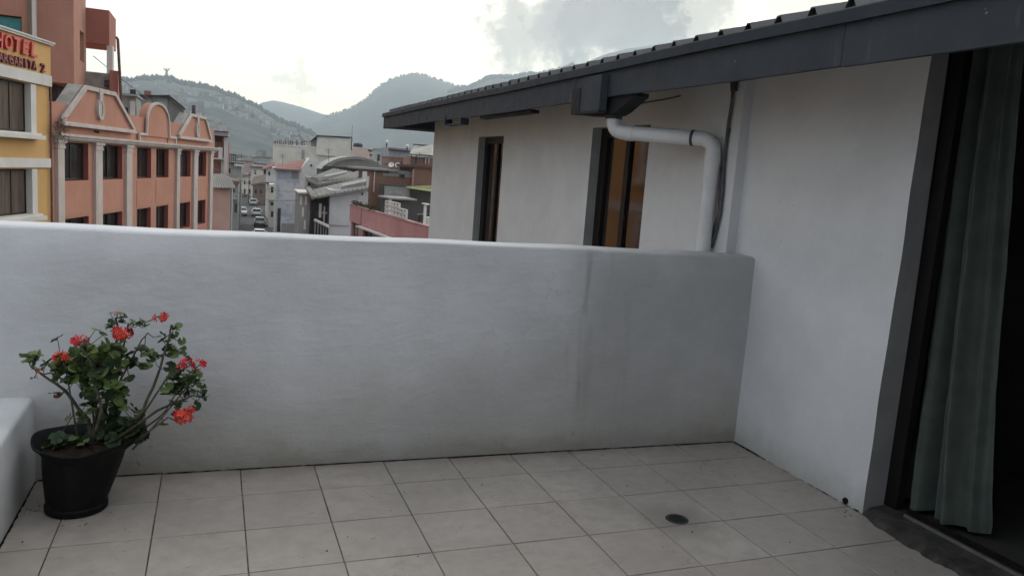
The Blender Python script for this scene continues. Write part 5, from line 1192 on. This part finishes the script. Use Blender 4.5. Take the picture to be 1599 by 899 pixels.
# ================================================================ cars in the street
def car_parts(t, paint):
    """hatchback, nose towards +x, built at its own origin; returns nothing, adds parts to the Empty t"""
    def add(mb, n, m, par, smooth=False): return mb.build(n, m, par, smooth, off=(0, 0, 0))
    prof = [(-2.02, 0.38), (-2.05, 0.62), (-1.98, 0.92), (-1.55, 0.98), (0.85, 0.98), (1.55, 0.86), (1.98, 0.74), (2.06, 0.50), (2.00, 0.30), (-1.95, 0.28)]
    mb = MB(); n = len(prof); ws = [(-0.80, 0.93), (-0.86, 1.0), (0.86, 1.0), (0.80, 0.93)]
    for (y, k) in ws:
        for (x, z) in prof: mb.v.append((x*k, y, 0.63+(z-0.63)*k))
    for a in range(3):
        for i in range(n): j = (i+1) % n; mb.f.append((a*n+i, a*n+j, (a+1)*n+j, (a+1)*n+i)); mb.m.append(0)
    mb.f.append(tuple(range(n-1, -1, -1))); mb.f.append(tuple(range(3*n, 4*n))); mb.m += [0, 0]
    body = add(mb, 'body', paint, t, 40)
    mb = MB(); lo = [(-1.85, 0.97), (-1.85, 0.97), (1.0, 0.97)]; 
    b = [(-1.80, -0.78), (0.95, -0.78), (0.95, 0.78), (-1.80, 0.78)]; c = [(-1.50, -0.62), (0.25, -0.62), (0.25, 0.62), (-1.50, 0.62)]
    P0 = [Vector((x, y, 0.965)) for x, y in b]; P1 = [Vector((x, y, 1.42)) for x, y in c]
    for i in range(4): j = (i+1) % 4; mb.poly([P0[i], P0[j], P1[j], P1[i]])
    cab = add(mb, 'windows', CARG, t)
    mb = MB().poly([P1[0]+Vector((-.03, -.02, .012)), P1[1]+Vector((.05, -.02, .004)), P1[2]+Vector((.05, .02, .004)), P1[3]+Vector((-.03, .02, .012))]); mb.poly([(-1.35, -0.5, 1.46), (0.05, -0.5, 1.46), (0.05, 0.5, 1.46), (-1.35, 0.5, 1.46)])
    for i in range(4):
        j = (i+1) % 4; A = [P1[0]+Vector((-.03, -.02, .012)), P1[1]+Vector((.05, -.02, .004)), P1[2]+Vector((.05, .02, .004)), P1[3]+Vector((-.03, .02, .012))]; B = [Vector((-1.35, -0.5, 1.46)), Vector((0.05, -0.5, 1.46)), Vector((0.05, 0.5, 1.46)), Vector((-1.35, 0.5, 1.46))]; mb.poly([A[i], A[j], B[j], B[i]])
    for i in range(4): mb.tube([P0[i], P1[i]], 0.035, 5)
    for s in (-1, 1): mb.tube([(-0.35, s*0.785, 0.97), (-0.42, s*0.625, 1.42)], 0.03, 5)
    add(mb, 'roof', paint, t, 40)
    for x in (-1.25, 1.28):
        for s in (-1, 1):
            w = add(MB().tube([(x, s*0.86, 0.31), (x, s*0.68, 0.31)], 0.31, 14), 'wheel', TYRE, t); add(MB().tube([(x, s*0.868, 0.31), (x, s*0.80, 0.31)], 0.19, 10), 'rim', ALU, w)
    for s in (-1, 1):
        add(MB().box(-2.035, -1.93, s*0.74-0.11, s*0.74+0.11, 0.66, 0.90), 'tail_light', LIGHTR, t); add(MB().box(1.93, 2.035, s*0.66-0.15, s*0.66+0.15, 0.60, 0.72), 'headlight', LIGHTW, t); add(MB().box(0.72, 0.86, s*0.92-0.07, s*0.92+0.07, 0.98, 1.10), 'mirror', paint, t)
    add(MB().box(-2.10, -1.98, -0.80, 0.80, 0.36, 0.54), 'bumper', TYRE, t); add(MB().box(-2.115, -2.10, -0.26, 0.26, 0.56, 0.67), 'number_plate', WHITEP, t)
first_car = None
for (u, v, turn, paint, label, sc_) in ((405, 374, 0, CARW, 'white car of which only the roof shows above the parapet', 1.0), (405.5, 352.5, 0, CARS, 'silver hatchback parked second in line up the street', 1.0), (400.5, 337.5, 0, CARW, 'white hatchback parked ahead of the silver one', 1.0), (395.5, 320.5, 0, CARW, 'small distant white car near the top of the street', 1.0), (378, 336, 180, CARS, 'dull grey car standing by the left pavement of the street', 1.0)):
    p = at_z(u, v, GZ+0.004); t = thing('parked_car', label, 'car', p, R_(87.5+turn), 'cars parked along the street')
    if first_car is None: car_parts(t, paint); first_car = t
    else:
        def cp(o, par):
            c = o.copy(); COL.objects.link(c); c.parent = par
            if o.name.split('.')[0] in ('body', 'roof', 'mirror') and paint is not CARW:
                c.data = o.data.copy(); c.data.materials.clear(); c.data.materials.append(paint)
            for k_ in o.children: cp(k_, c)
        for k_ in first_car.children: cp(k_, t)
for (u, v, hgt, label) in ((372, 338, 7.5, 'grey street lamp with a short arm on the left pavement'), (388, 318, 7.0, 'farther grey street lamp at the end of the street')):
    p = at_z(u, v, GZ+0.13); t = thing('street_lamp', label, 'street lamp', p, 0, 'street lamps'); q = p+Vector((0, 0, hgt))
    MB().tube([p, q], [0.10, 0.06], 7).build('pole', STEELD, t); MB().tube([q-Vector((0, 0, 0.2)), q+Vector((0.9, 0, 0.25))], 0.04, 5).build('arm', STEELD, t); MB().box(q.x+0.7, q.x+1.5, q.y-0.14, q.y+0.14, q.z+0.18, q.z+0.32).build('lamp_head', OFFW, t)

# ================================================================ hills
def interp(P, u):
    for (a, b) in zip(P, P[1:]):
        if a[0] <= u <= b[0]: return a[1] + (b[1]-a[1])*(u-a[0])/(b[0]-a[0])
    return P[0][1] if u < P[0][0] else P[-1][1]
from mathutils import noise as mno
def ridge(name, pts, depth, front, back, step, rows, rough, seed, bulge=0.5):
    """terrain that rises from its foot (at depth*front) to the skyline of the ridge and falls away behind it"""
    us = []; u = pts[0][0]
    while u <= pts[-1][0]: us.append(u); u += step
    G = []; mb = MB()
    for u in us:
        v = interp(pts, u); top = at_depth(u, v, depth); d = Vector((top.x-CAM.x, top.y-CAM.y, 0)); L = d.length; d.normalize()
        col = []
        for r in range(rows+1):
            t = r/rows; dist = L*(front + (1-front)*t); s = t**(1.0+bulge*0.8)*0.55 + (t*t*(3-2*t))*0.45
            p = Vector((CAM.x, CAM.y, 0)) + d*dist
            n = mno.fractal(Vector((p.x*rough[0]+seed, p.y*rough[0], 0)), 1.0, 2.0, 5)
            z = GZ-1 + (top.z-GZ+1)*s + n*rough[1]*math.sin(math.pi*min(1, t*1.0))*0.9 + (mno.noise(Vector((p.x*rough[0]*9, p.y*rough[0]*9, seed)))*rough[2] if t == 1 else 0)
            col.append(Vector((p.x, p.y, z)))
        for k_, f in ((1.10, 0.80), (1.3, 0.3), (1.5, -0.02)):
            p = Vector((CAM.x, CAM.y, 0)) + d*L*k_; col.append(Vector((p.x, p.y, GZ-1+(top.z-GZ)*f)))
        G.append(col); mb.v += [tuple(c) for c in col]
    m = rows+4
    for i in range(len(us)-1):
        for j in range(m-1): mb.f.append((i*m+j, (i+1)*m+j, (i+1)*m+j+1, i*m+j+1)); mb.m.append(0)
    o = mb.build(name, HILL, None, 1, off=(0, 0, GZ), kind='structure')
    return G
PAN = [(-420, 205), (-200, 190), (0, 165), (100, 142), (193, 128), (205, 127.5), (218, 126.5), (250, 124.5), (262, 126), (286, 133), (312, 137), (337, 142), (350, 149), (369, 154), (384, 161), (397, 166.5), (414, 177), (435, 190), (456, 197), (484, 211), (505, 224), (540, 238), (590, 246)]
G1 = ridge('hill', PAN, 2300, 0.42, 1.3, 5, 34, (0.004, 26, 5), 3.0)
G2 = ridge('hill', [(200, 215), (330, 190), (397, 167), (410, 160), (425, 157), (440, 159), (470, 167), (500, 177), (540, 186), (620, 205), (700, 220)], 5000, 0.6, 1.3, 5, 14, (0.0014, 30, 2), 11.0)
G3 = ridge('mountain', [(400, 232), (440, 216), (480, 197), (520, 179), (545, 171), (560, 164), (585, 142), (597, 132), (610, 124.5), (630, 118), (650, 116), (665, 118.5), (690, 127), (712, 134), (735, 137), (790, 145), (900, 165), (1000, 190)], 4300, 0.5, 1.3, 5, 24, (0.0014, 34, 1.5), 23.0)
G4 = ridge('mountain', [(640, 165), (700, 146), (735, 138), (752, 129), (762, 123), (800, 122), (820, 120), (850, 117), (880, 110), (915, 97), (950, 84), (980, 76), (1010, 72), (1060, 71), (1100, 76), (1200, 100), (1400, 120), (1700, 170)], 3700, 0.55, 1.3, 5, 20, (0.0014, 34, 3), 37.0)
def hill_trees(G, n, rmin, rmax, seed, rows_from, name, pick=None):
    """far woodland along the skyline and in patches below it, as many small ragged tufts"""
    rng = random.Random(seed); mb = MB()
    for _ in range(n):
        i = rng.randrange(len(G)-1) if pick is None else rng.randint(*rng.choice(pick)); m = len(G[0])-4
        t = 1.0 if rng.random() < 0.88 else rng.uniform(rows_from, 1.0)**0.6
        j = min(m-1, int(t*m)); f = t*m-j; k_ = rng.random()
        p = G[i][j].lerp(G[i][j+1], f).lerp(G[i+1][j].lerp(G[i+1][j+1], f), k_)
        if t < 1.0 and mno.noise(Vector((p.x*0.006, p.y*0.006, seed))) < 0.16: continue
        r = rng.uniform(rmin, rmax); c = p + Vector((0, 0, r*0.45))
        ring = []
        for q in range(5): a = 2*math.pi*q/5+rng.uniform(-.4, .4); ring.append(c+Vector((math.cos(a)*r*rng.uniform(.6, 1.2), math.sin(a)*r*rng.uniform(.6, 1.2), rng.uniform(-.3, .3)*r)))
        top = c+Vector((rng.uniform(-.2, .2)*r, 0, r*rng.uniform(0.6, 1.5))); bot = c-Vector((0, 0, r*0.9))
        for q in range(5): w = (q+1) % 5; mb.poly([ring[q], ring[w], top]); mb.poly([ring[w], ring[q], bot])
    return mb.build(name, TREEG, None, off=(0, 0, GZ), kind='stuff')
hill_trees(G1, 2600, 4, 11, 4, 0.35, 'hill_woodland')
hill_trees(G4, 700, 6, 14, 6, 0.93, 'mountain_woodland', pick=[(12, 50)])
hill_trees(G3, 160, 4, 9, 8, 0.97, 'mountain_woodland', pick=[(20, 75)])
def far_houses(pts_fn, n, seed, name, mats):
    rng = random.Random(seed); mb = MB()
    for _ in range(n):
        q = pts_fn(rng)
        if q is None: continue
        p, s = q; w, d, h = rng.uniform(5, 13)*s, rng.uniform(6, 12)*s, rng.uniform(4, 9)*s; mb.cur = rng.randrange(len(mats)); a = Matrix.Rotation(rng.uniform(-0.6, 0.6), 3, 'Z')
        mb.box(p.x-w/2, p.x+w/2, p.y-d/2, p.y+d/2, p.z-4, p.z+h, a)
        if rng.random() < 0.5:
            keep = mb.cur; mb.cur = len(mats)-1; mb.box(p.x-w*0.53, p.x+w*0.53, p.y-d*0.53, p.y+d*0.53, p.z+h+0.02, p.z+h+0.5, a); mb.cur = keep
    return mb.build(name, mats, None, off=(0, 0, GZ), kind='stuff')
def on_pan(rng):
    i = rng.randrange(90, len(G1)-1) if rng.random() < 0.9 else rng.randrange(len(G1)-1); m = len(G1[0])-4; t = rng.uniform(0.05, 0.80); j = int(t*m); p = G1[i][j].lerp(G1[i+1][j], rng.random())
    if mno.noise(Vector((p.x*0.008, p.y*0.008, 5.0))) < -0.12: return None
    return p, rng.uniform(0.8, 1.5)
FH = [mat('far_house_white', (0.33, 0.325, 0.31), 0.9, 0.2, 0.05), mat('far_house_grey', (0.27, 0.265, 0.25), 0.9, 0.2, 0.05), mat('far_house_ochre', (0.27, 0.23, 0.185), 0.9, 0.2, 0.05), mat('far_house_blue', (0.30, 0.34, 0.36), 0.9, 0.2, 0.05), mat('far_roof', (0.17, 0.12, 0.10), 0.9, 0.3, 0.05)]
far_houses(on_pan, 1500, 31, 'hillside_houses', FH)
def on_flat(rng):
    a = R_(rng.uniform(-32, 40)); d = rng.uniform(230, 1500)**1.0; p = Vector((CAM.x+math.sin(a)*d, CAM.y+math.cos(a)*d, GZ))
    q = p-ST.o; 
    if abs(q.dot(ST.ey)) < 12 and q.dot(ST.ex) < 70: return None
    return p, rng.uniform(0.9, 1.15)
far_houses(on_flat, 2600, 33, 'valley_houses', FH)
# the monument on the hill
i_ = min(range(len(G1)), key=lambda k_: abs(PAN[0][0]+5*k_-262)); bp = G1[i_][34]; top = at_depth(262, 107, 2300)
H_ = top.z-bp.z; mt = thing('hilltop_monument', 'tall pale winged statue on a pedestal at the top of the green hill', 'monument', (bp.x, bp.y, bp.z-3))
STM = mat('monument_grey', (0.20, 0.205, 0.21), 0.8, 0.1, 0.1)
MB().lathe([(8.5, -4), (8.5, 0.10*H_), (6.0, 0.13*H_), (5.2, 0.34*H_), (6.4, 0.36*H_), (6.4, 0.39*H_), (0, 0.39*H_)], bp, 12).build('pedestal', STM, mt)
MB().lathe([(4.6, 0.39*H_), (4.3, 0.52*H_), (2.6, 0.70*H_), (3.2, 0.80*H_), (2.4, 0.87*H_), (0.9, 0.89*H_), (1.5, 0.93*H_), (1.4, 0.97*H_), (0, 1.0*H_)], bp, 12).build('figure', STM, mt, smooth=1)
for s in (-1, 1):
    MB().prism([(s*1.5, 0.66*H_), (s*3.0, 0.70*H_), (s*9.5, 1.00*H_), (s*7.0, 1.02*H_), (s*2.0, 0.86*H_)], 0.0, 1.3, lambda p, t: bp+Vector((p[0], t+1.2, p[1]))).build('wing', STM, mt)
MB().tube([bp+Vector((1.5, -1, 0.80*H_)), bp+Vector((4.6, -2.5, 0.86*H_)), bp+Vector((6.0, -3, 0.96*H_))], [1.0, 0.8, 0.6], 6).build('arm', STM, mt)

# ================================================================ the hazy air of the valley
hz = MB().box(-6900, 6900, -6900, 6900, GZ-1.1-3, 720).build('haze', [], None, off=(0, 0, 0), kind='stuff')
hm = bpy.data.materials.new('valley_haze'); hm.use_nodes = True; k = NT(hm.node_tree); k.n.clear(); o_ = k.add('ShaderNodeOutputMaterial'); pv = k.add('ShaderNodeVolumePrincipled'); k.l.new(pv.outputs[0], o_.inputs['Volume'])
pv.inputs['Color'].default_value = (0.79, 0.915, 1.0, 1); pv.inputs['Density'].default_value = 1.9e-4; pv.inputs['Anisotropy'].default_value = 0.35
hz.data.materials.append(hm)

# ================================================================ aerials and wires over the roofs
for (u, v0, v1, d, lab) in ((513, 262, 232, 95, 'thin television aerial standing left of the barrel vault'), (590, 262, 240, 74, 'thin television aerial left of the two satellite dishes'), (655, 258, 238, 73, 'thin television aerial on the brick building near the eaves'), (441, 262, 240, 108, 'thin television aerial on the red tiled roof of the mural building'), (377, 254, 240, 118, 'thin television aerial by the dark pergola')):
    p, q = at_depth(u, v0, d), at_depth(u, v1, d); t = thing('roof_aerial', lab, 'aerial', p, 0, 'television aerials on the roofs')
    MB().tube([p, q], 0.025, 5).build('mast', STEELD, t); m = MB()
    for i in range(5): z = q.z-0.1-i*0.12; m.tube([Vector((q.x-0.35+i*0.03, q.y, z)), Vector((q.x+0.35-i*0.03, q.y, z))], 0.012, 4)
    m.build('antenna_rods', STEELD, t)
for (a, b, lab) in (((333, 262, 52), (468, 300, 64), 'sagging wire from the salmon hotel across the street to the sheet roofed house'), ((360, 296, 54), (466, 312, 64), 'lower sagging wire crossing the street beside the pinkish house'), ((392, 262, 190), (430, 285, 108), 'far wire near the white gable house')):
    p0, p1 = at_depth(*a), at_depth(*b); L = (p1-p0).length
    tag(MB().tube([p0.lerp(p1, t)-Vector((0, 0, L*0.035*4*t*(1-t))) for t in [i/12 for i in range(13)]], 0.018, 4).build('overhead_wire', STEELD, None, off=p0), lab, 'wire', 'wires over the street')
